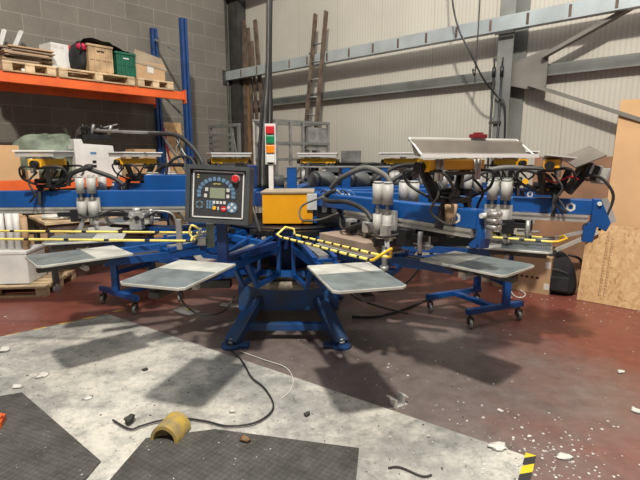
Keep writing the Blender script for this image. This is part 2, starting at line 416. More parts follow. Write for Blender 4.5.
for x in (.02, .98, 1.94): MB().bx(x, x+.04, 0, .05, 0, 1.36).bx(x, x+.04, .34, .38, 0, 1.36).build('leg', 'black', T)

# ------------------------------------------------------------------ pallet rack (left)
F0 = Vector((-2.08, 7.45, 0))
rk = thing('pallet_rack', 'blue and orange pallet racking against the grey block wall', 'racking', F0, LWZ)
def rx(u, dep=0.):        # local x on the rack front line for picture column u
    d = ray(u, 100); k = d.x/d.y; ax = -2.08-.743*dep; ay = 7.45+.669*dep
    return (k*ay-ax)/(.669-k*.743)
for (y, h) in ((0, 3.57), (.88, 3.58)):
    q = MB(); q.bx(-.05, -.012, y-.04, y+.04, 0, h).bx(.012, .05, y-.04, y+.04, 0, h).bx(-.012, .012, y-.01, y+.04, 0, h)
    o = q.build('upright', 'rack_blue', rk, .003)
    MB().bx(-.09, .09, y-.07, y+.07, 0, .008).build('foot_plate', 'steel', o)
for (z0, z1) in ((3.05, 3.4), (2.1, 2.6), (1.2, 1.9), (.3, 1.0)):
    MB().bar((0, .04, z0), (0, .84, z1), .03, .03).build('brace', 'steel', rk)
def beam(z, y, m='orange'):
    MB().bx(-4.6, -.055, y-.03, y+.03, z-.12, z).build('beam', m, rk, .004)
    MB().bx(-.056, -.04, y-.05 if y < .5 else y-.04, y+.04, z-.17, z+.03).build('beam_end', m, rk)
for z in (2.49, 1.22):
    beam(z, -.01); beam(z, .89)
for x in [-.25-i*.3 for i in range(14)]: MB().bx(x-.11, x+.02, .03, .86, 1.19, 1.22).build('deck_board', 'palewood', rk)
MB().bx(-4.6, -4.5, -.04, .04, 0, 3.5).build('upright', 'rack_blue', rk)
MB().bx(-4.6, -4.5, .84, .92, 0, 3.5).build('upright', 'rack_blue', rk)

def rackpt(x, y, z): 
    c_, s_ = math.cos(R(48)), math.sin(R(48))
    return Vector((F0.x+x*c_-y*s_, F0.y+x*s_+y*c_, z))
def pallet(name, label, x, y, z, L_=1.1, W=.9, loc=None, rz=LWZ, group='wooden pallets'):
    T = thing(name, label, 'pallet', loc or rackpt(x, y, z), rz, group)
    for i in range(6):
        yy = i*(W-.1)/5; MB().bx(0, L_, yy, yy+.1, .1, .12).build('top_board', 'palewood', T)
    for j in range(3):
        x0 = j*(L_-.1)/2
        MB().bx(x0, x0+.1, 0, W, .078, .0995).build('stringer', 'wood', T)
        for k in range(3):
            y0 = k*(W-.1)/2; MB().bx(x0, x0+.1, y0, y0+.1, .018, .078).build('block', 'palewood', T)
    for k in range(3): y0 = k*(W-.1)/2; MB().bx(0, L_, y0, y0+.1, 0, .0178).build('bottom_board', 'wood', T)
    return T
pallet('wooden_pallet', 'wooden pallet on the top shelf carrying crates and white box', rx(60), -.06, 2.491, rx(134)-rx(60))
pallet('wooden_pallet', 'wooden pallet on the top shelf under the open cardboard box', rx(137), -.06, 2.491, .56)
pallet('wooden_pallet', 'wooden pallet on the top shelf under flattened cardboard pieces', rx(5), -.06, 2.491, rx(57)-rx(5))
PZ = 2.612
# flattened card pieces stack
pz = PZ
for i in range(11):
    L_ = random.uniform(.36, .52); th = random.uniform(.012, .026)
    x0 = rx(8)+random.uniform(0, .12); m_ = ['card_dk', 'card_dk', 'card', 'card_flap'][i % 4]
    o = single('cardboard_piece', MB().bx(0, L_, 0, random.uniform(.4, .6), 0, th), m_, 'flattened brown cardboard piece in the loose stack on the top shelf', 'cardboard',
               rackpt(x0, random.uniform(0, .12), pz), LWZ+random.uniform(-5, 5), 'flattened cardboard pieces on the top shelf')
    pz += th+.001
for i, (u, dx) in enumerate(((3, .2), (15, .26))):
    q = MB().bar((0, 0, 0), (dx, .1, .52), .05, .03)
    single('white_lath', q, 'white', ['white lath leaning on the top shelf, left one of two', 'white lath leaning on the top shelf, right one of two'][i], 'lath', rackpt(rx(u-6, .72), .72, 2.64 if i else 2.62), LWZ, 'white laths on the top shelf')
# white box with red tape
T = thing('white_box', 'white cardboard box with red striped edge tape on the top shelf', 'box', rackpt(rx(56, .2), .2, PZ), LWZ+8)
MB().bx(0, .26, 0, .3, 0, .34).build('body', 'white', T, .004)
o = MB().bx(.17, .2605, -.003, -.0005, .06, .34).build('edge_tape', 'redtape', T)
MB().bx(0, .165, -.002, -.0005, .28, .325).build('tape', 'rw', T)
# black bag
def blob(name, sx, sy, sz, m, seed=0, rough=.12, nu=28, nv=18, top=1.0, flat=.0):
    rnd = random.Random(seed); ph = [rnd.uniform(0, 6.28) for _ in range(8)]
    q = MB(); vs = []; fs = []
    for j in range(nv+1):
        th = PI*j/nv
        for i in range(nu):
            a = 2*PI*i/nu
            r = 1+rough*(math.sin(3*a+ph[0]+th*2)*.6+math.sin(5*a+ph[1]-th*3)*.4+math.sin(7*th+ph[2]+a)*.35+math.sin(11*a+9*th+ph[3])*.25)
            z = math.cos(th); ss = max(0, math.sin(th))**(.6)
            vs.append((sx*ss*math.cos(a)*r, sy*ss*math.sin(a)*r, sz*(.5+.5*z*(r if z > 0 else 1))))
    for j in range(nv):
        for i in range(nu): fs.append((j*nu+i, j*nu+(i+1) % nu, (j+1)*nu+(i+1) % nu, (j+1)*nu+i))
    q.add(vs, fs, True); return q
T = thing('black_bag', 'black holdall standing between white box and brown crate', 'bag', rackpt(rx(82, .2)-.01, .2, PZ), LWZ)
blob('b', .10, .17, .36, 0, 3, .05).build('body', 'cloth', T)
MB().tube([(-.03, -.16, .22), (-.02, -.2, .3), (0, -.14, .36), (.03, 0, .4), (.02, .12, .36)], .012, 8).build('strap', 'black', T)
single('red_cloth', blob('b', .06, .05, .08, 0, 5, .2, 16, 10), 'magenta', 'crumpled bright red cloth poking out behind the black bag', 'cloth', rackpt(rx(86, .05), .05, PZ+.27), LWZ)
def crate(name, label, m, x, y, z, w_, d_, h_, rz=LWZ):
    T = thing(name, label, 'crate', rackpt(x, y, z), rz)
    t = .015
    q = MB().bx(0, w_, 0, d_, 0, t).bx(0, t, 0, d_, t, h_).bx(w_-t, w_, 0, d_, t, h_).bx(t, w_-t, 0, t, t, h_).bx(t, w_-t, d_-t, d_, t, h_)
    q.build('body', m, T, .003)
    MB().bx(-.012, w_+.012, -.012, d_+.012, h_, h_+.03).build('rim', m, T, .003)
    for k in range(5):
        x0 = .0+k*(w_-.02)/4; MB().bx(x0, x0+.02, -.01, -.0005, .02, h_-.01).build('rib', m, T)
    MB().bx(.02, w_-.02, -.008, -.0005, h_*.5, h_*.5+.015).build('band', m, T)
    MB().bx(w_*.35, w_*.65, -.013, -.011, h_-.06, h_-.045).build('grip', 'black' if m != 'green' else 'white', T)
    return T
crate('storage_crate', 'tan ribbed crate on the top shelf left of the green crate', 'wood', rx(92), .0, PZ, .32, .4, .33)
crate('storage_crate', 'dark green plastic crate on the top shelf pallet', 'green', rx(92)+.37, .0, PZ, .27, .4, .29)
q = MB()
pts = []
nx, ny = 14, 6
vs = []; fs = []
for i in range(nx+1):
    for j in range(ny+1):
        x = i/nx*.62; y = j/ny*.42
        vs.append((x, y, .012*math.sin(x*21)+.01*math.sin(y*30+x*9)+(.03 if x < .33 else .0)+.02*math.sin(x*5)))
vs2 = [(a, b, c-.012) for a, b, c in vs]; n_ = len(vs)
for i in range(nx):
    for j in range(ny):
        a = i*(ny+1)+j; fs.append((a, a+ny+1, a+ny+2, a+1)); fs.append((a+n_, a+1+n_, a+ny+2+n_, a+ny+1+n_))
q.add(vs+vs2, fs, True); o = q.build('black_sheet', 'cloth'); o.location = rackpt(rx(92)-.02, .0, PZ+.385); o.rotation_euler = (0, R(4), R(LWZ))
tag(o, 'crumpled black plastic sheet lying over the two crates', 'sheet')
# open cardboard box at the right end
T = thing('cardboard_box', 'open brown cardboard box with raised flap by the blue upright', 'box', rackpt(rx(137)+.02, .03, PZ), LWZ-3)
MB().bx(0, .45, 0, .5, 0, .24).build('body', 'card', T, .003)
q = MB().add([(-.02, -.0, .245), (.47, -.03, .2), (.4, -.16, .34), (.02, -.02, .47)], [(0, 1, 2, 3)])
q = MB(); X = Matrix.Translation((-.03, -.004, .215)) @ Euler((R(-12), R(7), 0)).to_matrix().to_4x4()
q.prism([(0, 0), (.52, 0), (.43, .17), (.03, .2)], -.004, .0, X); q.build('flap', 'card_flap', T)
MB().bx(.18, .27, -.003, -.0005, .1, .19).build('label', 'paper', T)
single('cardboard_box', MB().bx(0, .3, 0, .28, 0, .3).bx(.0, .3, -.001, .0, .0, .0), 'palewood', 'pale brown box standing behind the open cardboard box', 'box', rackpt(rx(128)+.05, .58, PZ), LWZ+4, bevel=.003)
single('yellow_spool', MB().cyl((0, 0, .04), (.1, .02, .04), .04, 14).cyl((-.01, 0, .04), (0, 0, .04), .05, 14), 'stripe', 'small yellow spool on the box right of the flap', 'spool', rackpt(rx(137)+.33, .12, PZ+.2405), LWZ, bevel=0)
single('white_cup', MB().cyl((0, 0, 0), (0, 0, .05), .018, 12, .022), 'white', 'small white cup hanging on orange upper beam edge', 'cup', rackpt(rx(26), -.02, 2.4905), LWZ)

# lower level items
LZ = 1.221
single('cardboard_box', MB().bx(0, .3, 0, .3, 0, .42), 'card_big', 'tall pale cardboard box at the left edge on the lower shelf', 'box', rackpt(rx(13)-.3, -.02, LZ), LWZ, bevel=.003)
T = thing('tarpaulin_bundle', 'pale green tarpaulin bundle heaped on the lower shelf', 'tarpaulin', rackpt(rx(44, .45), .45, LZ), LWZ)
blob('b', .42, .28, .56, 0, 11, .13, 56, 34).build('sheet', 'tarp', T)
T = thing('white_machine', 'white bench machine with black gear on top, on the lower shelf', 'machine', rackpt(rx(70, .12), .12, LZ), LWZ)
MB().prism([(0, 0), (.62, 0), (.62, .28), (.54, .30), (.52, .44), (.12, .46), (.10, .52), (0, .52)], 0, .4).build('body', 'white', T, .006)
MB().bx(-.06, -.001, .05, .12, .3, .44).bx(-.06, -.001, .18, .25, .28, .40).build('side_unit', 'greyplastic', T, .004)
MB().bx(.2, .28, -.004, -.001, .32, .35).build('label', 'bluetube', T)
for k in range(2): MB().bx(.22, .27, -.006, -.001, .20-k*.06, .235-k*.06).build('switch', 'black', T)
T = thing('gripper_assembly', 'black and silver gripper assembly with fingers above the white machine', 'assembly', rackpt(rx(78, .25), .2, LZ+.525), LWZ)
MB().bx(0, .4, 0, .12, .0, .06).bx(.08, .3, .02, .1, .06, .14).build('base', 'black', T, .004)
for k, (x, a) in enumerate(((.02, -20), (.13, 15), (.26, -10), (.36, 30))):
    MB().cyl((x, .03, .06), (x+.06*math.sin(R(a)), -.03, .2), .022, 12).build('cylinder', 'steel' if k % 2 else 'black', T)
MB().bar((.2, .05, .14), (.48, -.02, .22), .04, .015).bar((.24, .05, .12), (.5, 0, .15), .03, .015).build('finger', 'steel', T)
MB().tube([(-.1, .0, .0), (-.05, 0, .12), (.05, 0, .18), (.2, 0, .1), (.35, 0, .16)], .01, 8).build('hose', 'hose', T)
for i, (u, w_, h_, y, m_) in enumerate(((122, .17, .36, .3, 'palewood'), (131, .34, .40, .2, 'card'), (20, .12, .12, .0, 'palewood'))):
    single('cardboard_box', MB().bx(0, w_, 0, .3 if i < 2 else .1, 0, h_), m_, ['narrow pale box on the lower shelf beside the wider brown box', 'wide brown cardboard box on the lower shelf by the blue upright', 'small pale wooden block box on the lower shelf before the tarpaulin'][i], 'box', rackpt(rx(u, y), y, LZ), LWZ, bevel=.003)
T = thing('chipboard_sheet', 'narrow chipboard panel with red and white tape leaning beside the blue upright', 'board', rackpt(.30, .98, 0), LWZ)
MB().bar((0, -.2, .0), (0, .0, 2.1), .34, .015, up=(0, 1, 0)).build('board', 'osb', T)
MB().bar((-.15, -.12, 1.05), (-.15, -.02, 2.0), .05, .004, up=(0, 1, 0)).build('tape', 'redtape', T)

# ------------------------------------------------------------------ goods on the floor, left
single('cardboard_box', MB().bx(0, .45, 0, .4, 0, .35), 'card', 'brown cardboard box on the floor behind the blue rails, left', 'box', G(117, 263).to_3d() , LWZ-30, bevel=.003)
o = bpy.data.objects[-1] if False else None
TP = Vector((-2.98, 4.98, 0))
T = thing('work_table', 'wheeled table with plywood top and dark legs, behind the left platens', 'table', TP, 42)
MB().bx(-.03, 1.15, -.03, .85, .77, .80).build('tabletop', 'palewood', T, .002)
MB().bx(0, 1.12, 0, .04, .7, .769).bx(0, 1.12, .78, .82, .7, .769).bx(0, .04, .04, .78, .7, .769).bx(1.08, 1.12, .04, .78, .7, .769).build('apron', 'oldwood', T)
for x in (.0, 1.06):
    for y in (0, .76):
        o = MB().bx(x, x+.06, y, y+.06, .1, .7).build('leg', 'darksteel', T)
        MB().cyl((x+.03, y+.01, .04), (x+.03, y+.05, .04), .04, 14).bx(x+.015, x+.045, y-.002, y+.008, .04, .1).bx(x+.015, x+.045, y+.052, y+.062, .04, .1).build('castor', 'castor', o)
def tpt(x, y, z): return Vector((TP.x+x*math.cos(R(42))-y*math.sin(R(42)), TP.y+x*math.sin(R(42))+y*math.cos(R(42)), z))
single('blue_sheet', blob('b', .27, .12, .09, 0, 21, .1, 24, 12), 'bluebag', 'bright blue plastic bag lying on the plywood table', 'bag', tpt(.78, .3, .801), 10)
for i in range(5):
    o = blob('b', .13+.03*(i % 2), .07, .06+.02*(i % 3), 0, 30+i, .18, 18, 10)
    single('rag', o, ['paper', 'greyplastic', 'paper', 'hosegrey', 'paper'][i], ['white crumpled rag at the near left corner of the plywood table', 'grey crumpled rag on the plywood table beside the corner rag', 'white crumpled rag midway along the plywood table', 'dark crumpled rag behind the others on the plywood table', 'small white rag in front of the blue bag'][i], 'rag',
           tpt([.1, .28, .45, .3, .62][i], [.2, .12, .25, .5, .08][i], .801), 20*i, 'rags on the plywood table')
PL = G(33, 297)
T = pallet('wooden_pallet', 'wooden pallet on the red floor under the white foam box', 0, 0, 0, 1.1, .8, loc=(PL.x-.95, PL.y-.12, 0), rz=6)
T = thing('foam_box', 'white foam box on the floor pallet at the left edge', 'box', (PL.x-.70, PL.y+.03, .121), 6)
MB().bx(0, .62, 0, .42, 0, .33).build('body', 'white', T, .008)
MB().bx(-.005, .625, -.005, .425, .3305, .37).build('lid', 'white', T, .008)
for i, (u, m_, h_) in enumerate(((2, 'white', .40), (10.5, 'white', .41), (17.5, 'white', .44), (25, 'card', .36), (14, 'card', .38))):
    p = D(u, 235, PL.y+.2)
    q = MB().cyl((0, 0, 0), (0, 0, h_), .035, 18).cyl((0, 0, h_), (0, 0, h_+.015), .028, 18)
    single('paper_roll', q, m_, ['leftmost white roll standing on the foam box', 'middle white roll standing on the foam box', 'tallest white roll standing on the foam box, right of the white ones', 'brown roll standing at the right end of the foam box', 'brown roll standing between white rolls on the foam box'][i], 'roll', (p.x, p.y if i != 4 else p.y+.12, .492), 0, 'rolls on the foam box')

# goods under the rack and behind the press
for i, (x, y, w_, d_, h_, m_) in enumerate(((-.9, .1, .5, .5, .5, 'card'), (-1.6, .1, .55, .5, .6, 'white'), (-2.3, .15, .5, .5, .45, 'card'), (-3.0, .1, .6, .5, .55, 'card_dk'), (-.55, -.9, .4, .35, .4, 'paper'), (-1.2, -.8, .35, .35, .38, 'card'))):
    single('cardboard_box', MB().bx(0, w_, 0, d_, 0, h_), m_, ['brown box on the floor under the racking, nearest the blue upright', 'white box on the floor under the racking', 'brown box on the floor under the racking, left of the white box', 'dark brown box on the floor under the racking, leftmost', 'white box on the floor in front of the racking', 'brown box on the floor in front of the racking beside a white one'][i], 'box', rackpt(x, y, 0), LWZ, bevel=.003)

# ------------------------------------------------------------------ THE PRESS
CX, CY = -.27, 4.15
press = thing('screen_printing_press', 'large blue carousel screen printing press with many platens in mid room', 'printing press', (CX, CY, 0), 0)
def HR(az): return R(-90-az)
# base
q = MB()
q.bx(-.43, .43, -.36, -.18, .2, .42).bx(-.43, .43, .18, .36, .2, .42).bx(-.36, .36, -.18, .18, .24, .41)
q.build('base_frame', 'blue_base', press, .006)
for (sx, sy) in ((-1, -1), (1, -1), (-1, 1), (1, 1)):
    q = MB().bar((sx*.27, sy*.34, .3), (sx*.44, sy*.66, .03), .12, .07, up=(0, 0, 1))
    lg = q.build('leg', 'blue_base', press, .005)
    MB().cyl((sx*.44, sy*.66, 0), (sx*.44, sy*.66, .025), .085, 18).bx(sx*.44-.14*(sx > 0)-.0, sx*.44+.14*(sx < 0)+.0, sy*.66-.045, sy*.66+.045, .004, .03).build('foot', 'blue_base', lg, .003)
    MB().cyl((sx*.44, sy*.66, .026), (sx*.44, sy*.66, .07), .016, 10).cyl((sx*.44, sy*.66, .035), (sx*.44, sy*.66, .05), .03, 6).build('bolt', 'castor', lg)
MB().bx(-.33, .33, -.55, -.49, .09, .15).build('crossbar', 'blue_base', press, .004)
MB().bx(-.33, .33, .49, .55, .09, .15).build('crossbar', 'blue_base', press, .004)
MB().bx(-.2, .22, -.1, .1, .2, .42).cyl((.05, -.2, .27), (.24, -.2, .27), .05, 14).cyl((-.2, -.18, .3), (-.12, -.18, .3), .07, 14).build('drive_unit', 'black', press)
MB().cyl((0, 0, .421), (0, 0, .49), .5, 40).cyl((0, 0, .49), (0, 0, .53), .44, 40).build('index_ring', 'dust', press)
MB().cyl((0, 0, .2), (0, 0, 1.08), .2, 28).build('centre_column', 'blue_dk', press)
for zz in (.56, .90):
  q = MB()
  for k in range(12):
    a0 = R(k*30+15+2.5); a1 = R(k*30+45+2.5); r = .5
    p = Vector((r*math.cos(a0), r*math.sin(a0), 0)); s = Vector((r*math.cos(a1), r*math.sin(a1), 0))
    q.bar(p+Vector((0, 0, zz)), s+Vector((0, 0, zz)), .03, .05)
  q.build('carousel_ring', 'blue', press)
MB().cyl((0, 0, .93), (0, 0, .949), .56, 40).cyl((0, 0, .95), (0, 0, 1.06), .22, 28).build('top_plate', 'black', press)
MB().bx(-.3, .4, -.1, .45, 1.07, 1.2).build('upper_housing', 'blue_dk', press, .005)

# platen arms
def make_arm():
    a = MB()
    for s in (-1, 1):
        a.bar((.46, s*.08, .56), (.86, s*.06, .56), .03, .035); a.bar((.86, s*.06, .55), (1.05, s*.06, .80), .03)
        a.bar((.48, s*.085, .78), (1.6, s*.05, .80), .03, .05)
        a.bar((.5, s*.085, .90), (1.15, s*.07, .83), .03, .03)
        a.bar((.5, s*.085, .54), (.5, s*.085, .91), .03)
    a.bx(.48, .52, -.085, .085, .72, .75).bx(.48, .52, -.085, .085, .89, .92).bx(1.12, 1.16, -.06, .06, .79, .83)
    arm = a.build('platen_arm', 'blue_arm', press)
    MB().bx(.55, 1.12, -.035, .035, .825, .85, ).build('top_bar', 'steel', arm)
    MB().bx(1.2, 1.98, -.03, .03, .79, .82).bx(1.60, 1.65, -.15, .15, .82, .851).bx(1.86, 1.9, -.15, .15, .82, .851).build('support', 'darksteel', arm)
    MB().cyl((1.72, -.12, .79), (1.72, .1, .79), .018, 10).build('clamp_rod', 'castor', arm)
    MB().bx(1.3, 1.5, -.04, .04, .76, .79).build('clamp', 'darksteel', arm)
    q = MB(); w0, w1 = .17, .195
    poly = [(1.45, -w1), (1.985, -w1), (2.01, -w1+.03), (2.01, w1-.03), (1.985, w1), (1.45, w1)]
    q.slab(poly, .852, .868); q.build('platen', 'platenb', arm, .003)
    q = MB().slab([(1.68, -w1+.004), (1.98, -w1+.004), (2.005, -w1+.032), (2.005, w1-.032), (1.98, w1-.004), (1.68, w1-.004)], .8685, .8695); q.build('platen_pad', 'platen', arm)
    MB().prism([(.60, .90), (.64, .90), (.64, .94), (.60, .94)], -.1, .1).cyl((.64, -.06, .92), (.655, -.06, .92), .02, 12).cyl((.64, .06, .92), (.655, .06, .92), .02, 12).build('roller_bracket', 'black', arm)
    return arm
arm0 = make_arm()
AZP = [48, 17, -14.8, -41.5, -64, -96, -128, -160, 170, 140, 107, 72]
for i, az in enumerate(AZP):
    o = arm0 if i == 0 else copy_tree(arm0, press)
    o.rotation_euler = (0, 0, HR(az)); dr = (.04, 0, .04, .13, .13, 0, 0, 0, 0, 0, 0, -.05)[i]
    o.location = (-math.sin(R(az))*dr, -math.cos(R(az))*dr, 0)

# print heads
def logo(par, y, x=2.22, z=1.16):
    s = -1 if y < 0 else 1
    pl = [(x+.032*math.cos(R(a+30)), z+.032*math.sin(R(a+30))) for a in range(0, 360, 60)]
    MB().prism(pl, y, y+s*.002).build('badge', 'white', par)
    q = MB().prism([(x+.016*math.cos(R(a+30)), z+.016*math.sin(R(a+30))) for a in range(0, 360, 60)], y+s*.0021, y+s*.004)
    q.build('badge_mark', 'blue', par)
def make_head(cylx=1.6, tray='closed', r_end=2.36, trx=2.05, hose_in=1.0, hose_out=1.55, zb=1.11, tw=.25, ta=.13, tb=.11, nose=1., screens=True, tab=1.):
    head = MB().bx(.3, r_end, -.05, .05, zb, 1.215).build('print_head', 'blue', press, .006)
    for s in (-1, 1):
        MB().bx(.85, r_end-.02, s*.035-.012, s*.035+.012, zb-.05, zb-.001).bx(.85, r_end-.02, s*.053-.006, s*.053+.006, zb-.018, zb-.001).bx(.85, r_end-.02, s*.053-.006, s*.053+.006, zb-.05, zb-.034).build('rail', 'alu', head)
        logo(head, s*.0505, r_end-.13)
    # blue end bracket
    q = MB().prism([(r_end+.001, 1.22), (r_end+.06*nose, 1.22), (r_end+.15*nose, 1.06), (r_end+.12*nose, 1.0), (r_end+.05*nose, 1.03), (r_end+.03*nose, 1.03-.11*tab), (r_end-.04, 1.03-.11*tab), (r_end-.04, 1.03), (r_end+.001, 1.06)], -.045, .045)
    q.build('end_bracket', 'blue', head, .004)
    MB().bar((r_end+.07*nose+.01, 0, 1.22), (r_end+.155*nose+.01, 0, 1.06), .05, .012, up=(0, 1, 0)).build('end_strip', 'alu', head)
    MB().cyl((r_end+.04, -.06, 1.19), (r_end+.04, .06, 1.19), .014, 12).build('pin', 'white', head)
    # lift cylinders, two each side
    for s in (-1, 1):
        for k in (0, 1):
            x = cylx+k*.09
            q = MB().cyl((x, s*.12, 1.20), (x, s*.12, 1.33), .036, 20).cyl((x, s*.12, 1.335), (x, s*.12, 1.345), .03, 16)
            q.build('cylinder', 'greyplastic', head)
            q = MB().cyl((x, s*.12, 1.13), (x, s*.12, 1.2), .01, 10).cyl((x, s*.12, .99), (x, s*.12, 1.13), .04 if s > 0 else .03, 20)
            q.build('lower_cylinder', 'greyplastic', head)
        MB().bx(cylx-.05, cylx+.14, s*.085-.01 if s > 0 else -.095, s*.085+.01 if s > 0 else -.075, .98, 1.16).bx(cylx-.03, cylx+.12, min(s*.05, s*.12), max(s*.05, s*.12), .965, .985).build('bracket', 'alu', head)
        MB().bar((cylx, s*.12, .98), (cylx-.03, s*.14, .89), .03).bar((cylx+.09, s*.12, .98), (cylx+.12, s*.14, .89), .03).build('pivot', 'castor', head)
    # carriage on the beam
    q = MB().bx(trx-.10, trx+.06, -.10, .10, 1.24, 1.27)
    for s in (-1, 1):
        q.bar((trx-.05, s*.09, 1.26), (trx-.08, s*.17, 1.42), .035, .05).bar((trx+.03, s*.09, 1.27), (trx+.02, s*.14, 1.1), .025, .05)
    q.build('carriage', 'black', head, .003)
    MB().bx(trx-.08, trx+.04, -.15, .15, 1.40, 1.418).build('carriage_plate', 'darksteel', head)
    q = MB().bx(trx-.055, trx+.03, -.24, .24, 1.43, 1.485).bx(trx-.06, trx+.0, -.22, -.1, 1.42, 1.468).bx(trx-.06, trx, .1, .22, 1.42, 1.468)
    q.build('squeegee_bar', 'yellow', head, .002)
    for s in (-1, 1):
        q = MB()
        for k in (0, 1): q.cyl((trx+.03, s*(.15+.035*k), 1.37), (trx+.03, s*(.15+.035*k), 1.49), .014, 12)
        q.build('clamp_cylinder', 'alu', head)
        MB().cyl((trx-.03, s*.241, 1.445), (trx-.03, s*.28, 1.445), .03, 14).build('knob', 'black', head)
        MB().tube([(trx, s*.17, 1.38), (trx+.06, s*.2, 1.3), (trx+.02, s*.21, 1.2), (trx+.1, s*.14, 1.13), (trx+.06, s*.08, 1.2), (trx, s*.08, 1.25)], .008, 8).build('air_hose', 'hose', head)
    if tray == 'closed':
        q = MB().bx(trx-ta, trx+tb, -tw, tw, 1.535, 1.545).bx(trx-ta, trx-ta+.01, -tw, tw, 1.505, 1.5345).bx(trx+tb-.01, trx+tb, -tw, tw, 1.505, 1.5345).bx(trx-ta+.01, trx+tb-.01, -tw, -tw+.01, 1.505, 1.5345).bx(trx-ta+.01, trx+tb-.01, tw-.01, tw, 1.505, 1.5345)
        q.build('squeegee_tray', 'tray', head)
        MB().bx(trx-.04, trx+.04, -.02, .02, 1.486, 1.534).build('tray_bracket', 'alu', head)
    if tray == 'closed':
        MB().bx(trx-ta-.012, trx+tb+.012, -tw-.012, tw+.012, 1.5455, 1.556).build('tray_lip', 'whitebright', head)
    # flexible hose loop over the beam
    MB().tube([(hose_in-.1, .0, 1.26), (hose_in, .0, 1.33), (hose_in+.2, .02, 1.41), (hose_out-.05, .03, 1.42), (hose_out+.12, .03, 1.36), (hose_out+.16, .03, 1.26)], .02, 12).build('supply_hose', 'hosegrey' if tray != 'closed' else 'hose', head)
    # screen clamps and mechanisms under the beam
    for x in ((trx-.55, trx-.04) if screens else ()): 
        MB().bx(x-.02, x+.02, -.32, .32, .955, .985).build('screen_clamp', 'black', head, .002)
        MB().bx(x-.015, x+.015, -.04, .04, .985, 1.034).build('clamp_mount', 'alu', head)
    for s in ((-1, 1) if screens else ()):
        MB().bx(trx-.65, trx+.1, s*.29-.015, s*.29+.015, .925, .953).build('screen_rail', 'black' if tray != 'closed' else 'alu', head)
    for k in range(4):
        x = trx-.9+.25*k; s = -1 if k % 2 else 1
        MB().bx(x, x+.05, s*.06, s*.10, .95, 1.03).cyl((x+.02, s*.12, .93), (x+.02, s*.12, 1.06), .016, 10).cyl((x-.05, s*.1, .98), (x+.1, s*.1, .98), .008, 8).build('valve', 'castor' if k % 2 else 'alu', head)
    for s in (-1, 1):
        MB().bx(trx-.9, trx-.1, s*.10-.02, s*.10+.02, 1.0, 1.035).bx(trx-.8, trx-.74, s*.13-.03, s*.13+.03, .97, 1.05).bx(trx-.3, trx-.22, s*.12-.03, s*.12+.03, .96, 1.06).build('index_bar', 'black', head)
        MB().tube([(trx-.95, s*.09, 1.05), (trx-.8, s*.18, 1.0), (trx-.6, s*.15, 1.06), (trx-.4, s*.2, 1.0), (trx-.25, s*.12, 1.04)], .009, 8).build('air_hose', 'hose', head)
        MB().tube([(trx-.1, s*.1, 1.27), (trx-.22, s*.14, 1.34), (trx-.2, s*.2, 1.42), (trx-.05, s*.2, 1.42)], .01, 8).build('air_hose', 'hose', head)
        MB().tube([(trx+.05, s*.1, 1.27), (trx+.13, s*.16, 1.33), (trx+.1, s*.22, 1.42), (trx, s*.2, 1.42)], .009, 8).build('air_hose', 'hose', head)
        MB().cyl((trx-.12, s*.06, 1.3), (trx+.08, s*.06, 1.3), .022, 12).build('slide_motor', 'black', head)
    return head
heads = {}
h0 = make_head()
h0.rotation_euler = (0, 0, HR(120))
for az in (154, 187, 219, 243, 265):
    o = copy_tree(h0, press); o.rotation_euler = (0, 0, HR(az))
hl = make_head(cylx=1.68, r_end=2.95, trx=2.08, hose_in=1.55, hose_out=1.75, zb=1.075, tw=.19, ta=.15, tb=.15, screens=False); hl.rotation_euler = (0, 0, HR(86))
# near right head with its tray tipped open
hn = make_head(cylx=1.29, tray='open', r_end=2.0, trx=1.80, hose_in=.72, hose_out=1.1, nose=.25, screens=False, tab=.25); hn.rotation_euler = (0, 0, HR(-35.5))
OX = -.18
q = MB(); q.m = 0
q.prism([(x+OX, z) for x, z in [(2.14, 1.505), (2.155, 1.505), (2.09, 1.525), (2.05, 1.59), (2.01, 1.60), (2.005, 1.59), (2.035, 1.58), (2.075, 1.51)]], -.375, .375)
to1 = q.build('squeegee_tray', 'trayin', hn)
q = MB().bar((2.165+OX, -.385, 1.508), (2.165+OX, .385, 1.508), .024, .02).bar((2.01+OX, -.37, 1.603), (2.01+OX, .37, 1.603), .01, .01)
for s in (-1, 1): q.bar((2.155+OX, s*.378, 1.508), (2.01+OX, s*.372, 1.603), .005, .008, up=(0, 1, 0))
to2 = q.build('tray_rim', 'whitebright', hn)
to3 = MB().bx(1.82, 1.86, .03, .13, 1.607, 1.63).bx(1.83, 1.85, .05, .11, 1.63, 1.64).build('red_cap', 'redcap', hn, .003)
pv = Vector((1.92, 0, 0)); rq = Matrix.Rotation(R(-14.5), 3, 'Z')
for t_ in (to1, to2, to3): t_.rotation_euler = (0, 0, R(-14.5)); t_.location = pv+Vector((0, .02, 0))-rq @ pv
MB().tube([(.70, -.02, 1.25), (.62, -.08, 1.2), (.72, -.1, 1.17), (.95, -.1, 1.18), (1.15, -.11, 1.14), (1.24, -.12, 1.08)], .017, 12).build('supply_hose', 'hose', hn)
MB().tube([(.66, -.1, 1.2), (.5, -.2, 1.12), (.56, -.24, 1.02), (.75, -.2, 1.04), (.9, -.15, 1.1)], .008, 8).build('air_hose', 'hosegrey', hn)
for k in range(3): MB().bx(1.0+.18*k, 1.06+.18*k, -.16, -.1, 1.0, 1.07).build('slide_block', 'alu', hn, .002)
MB().cyl((1.86, -.09, 1.13), (1.86, -.09, 1.24), .028, 14, .036).build('brown_cup', 'wood', hn)
MB().bx(.82, 1.34, -.26, .06, .875, .955).build('screen_frame', 'cardtaupe', hn, .003)
MB().bx(.8, 1.36, -.28, .08, .862, .874).build('screen_edge', 'alu', hn)
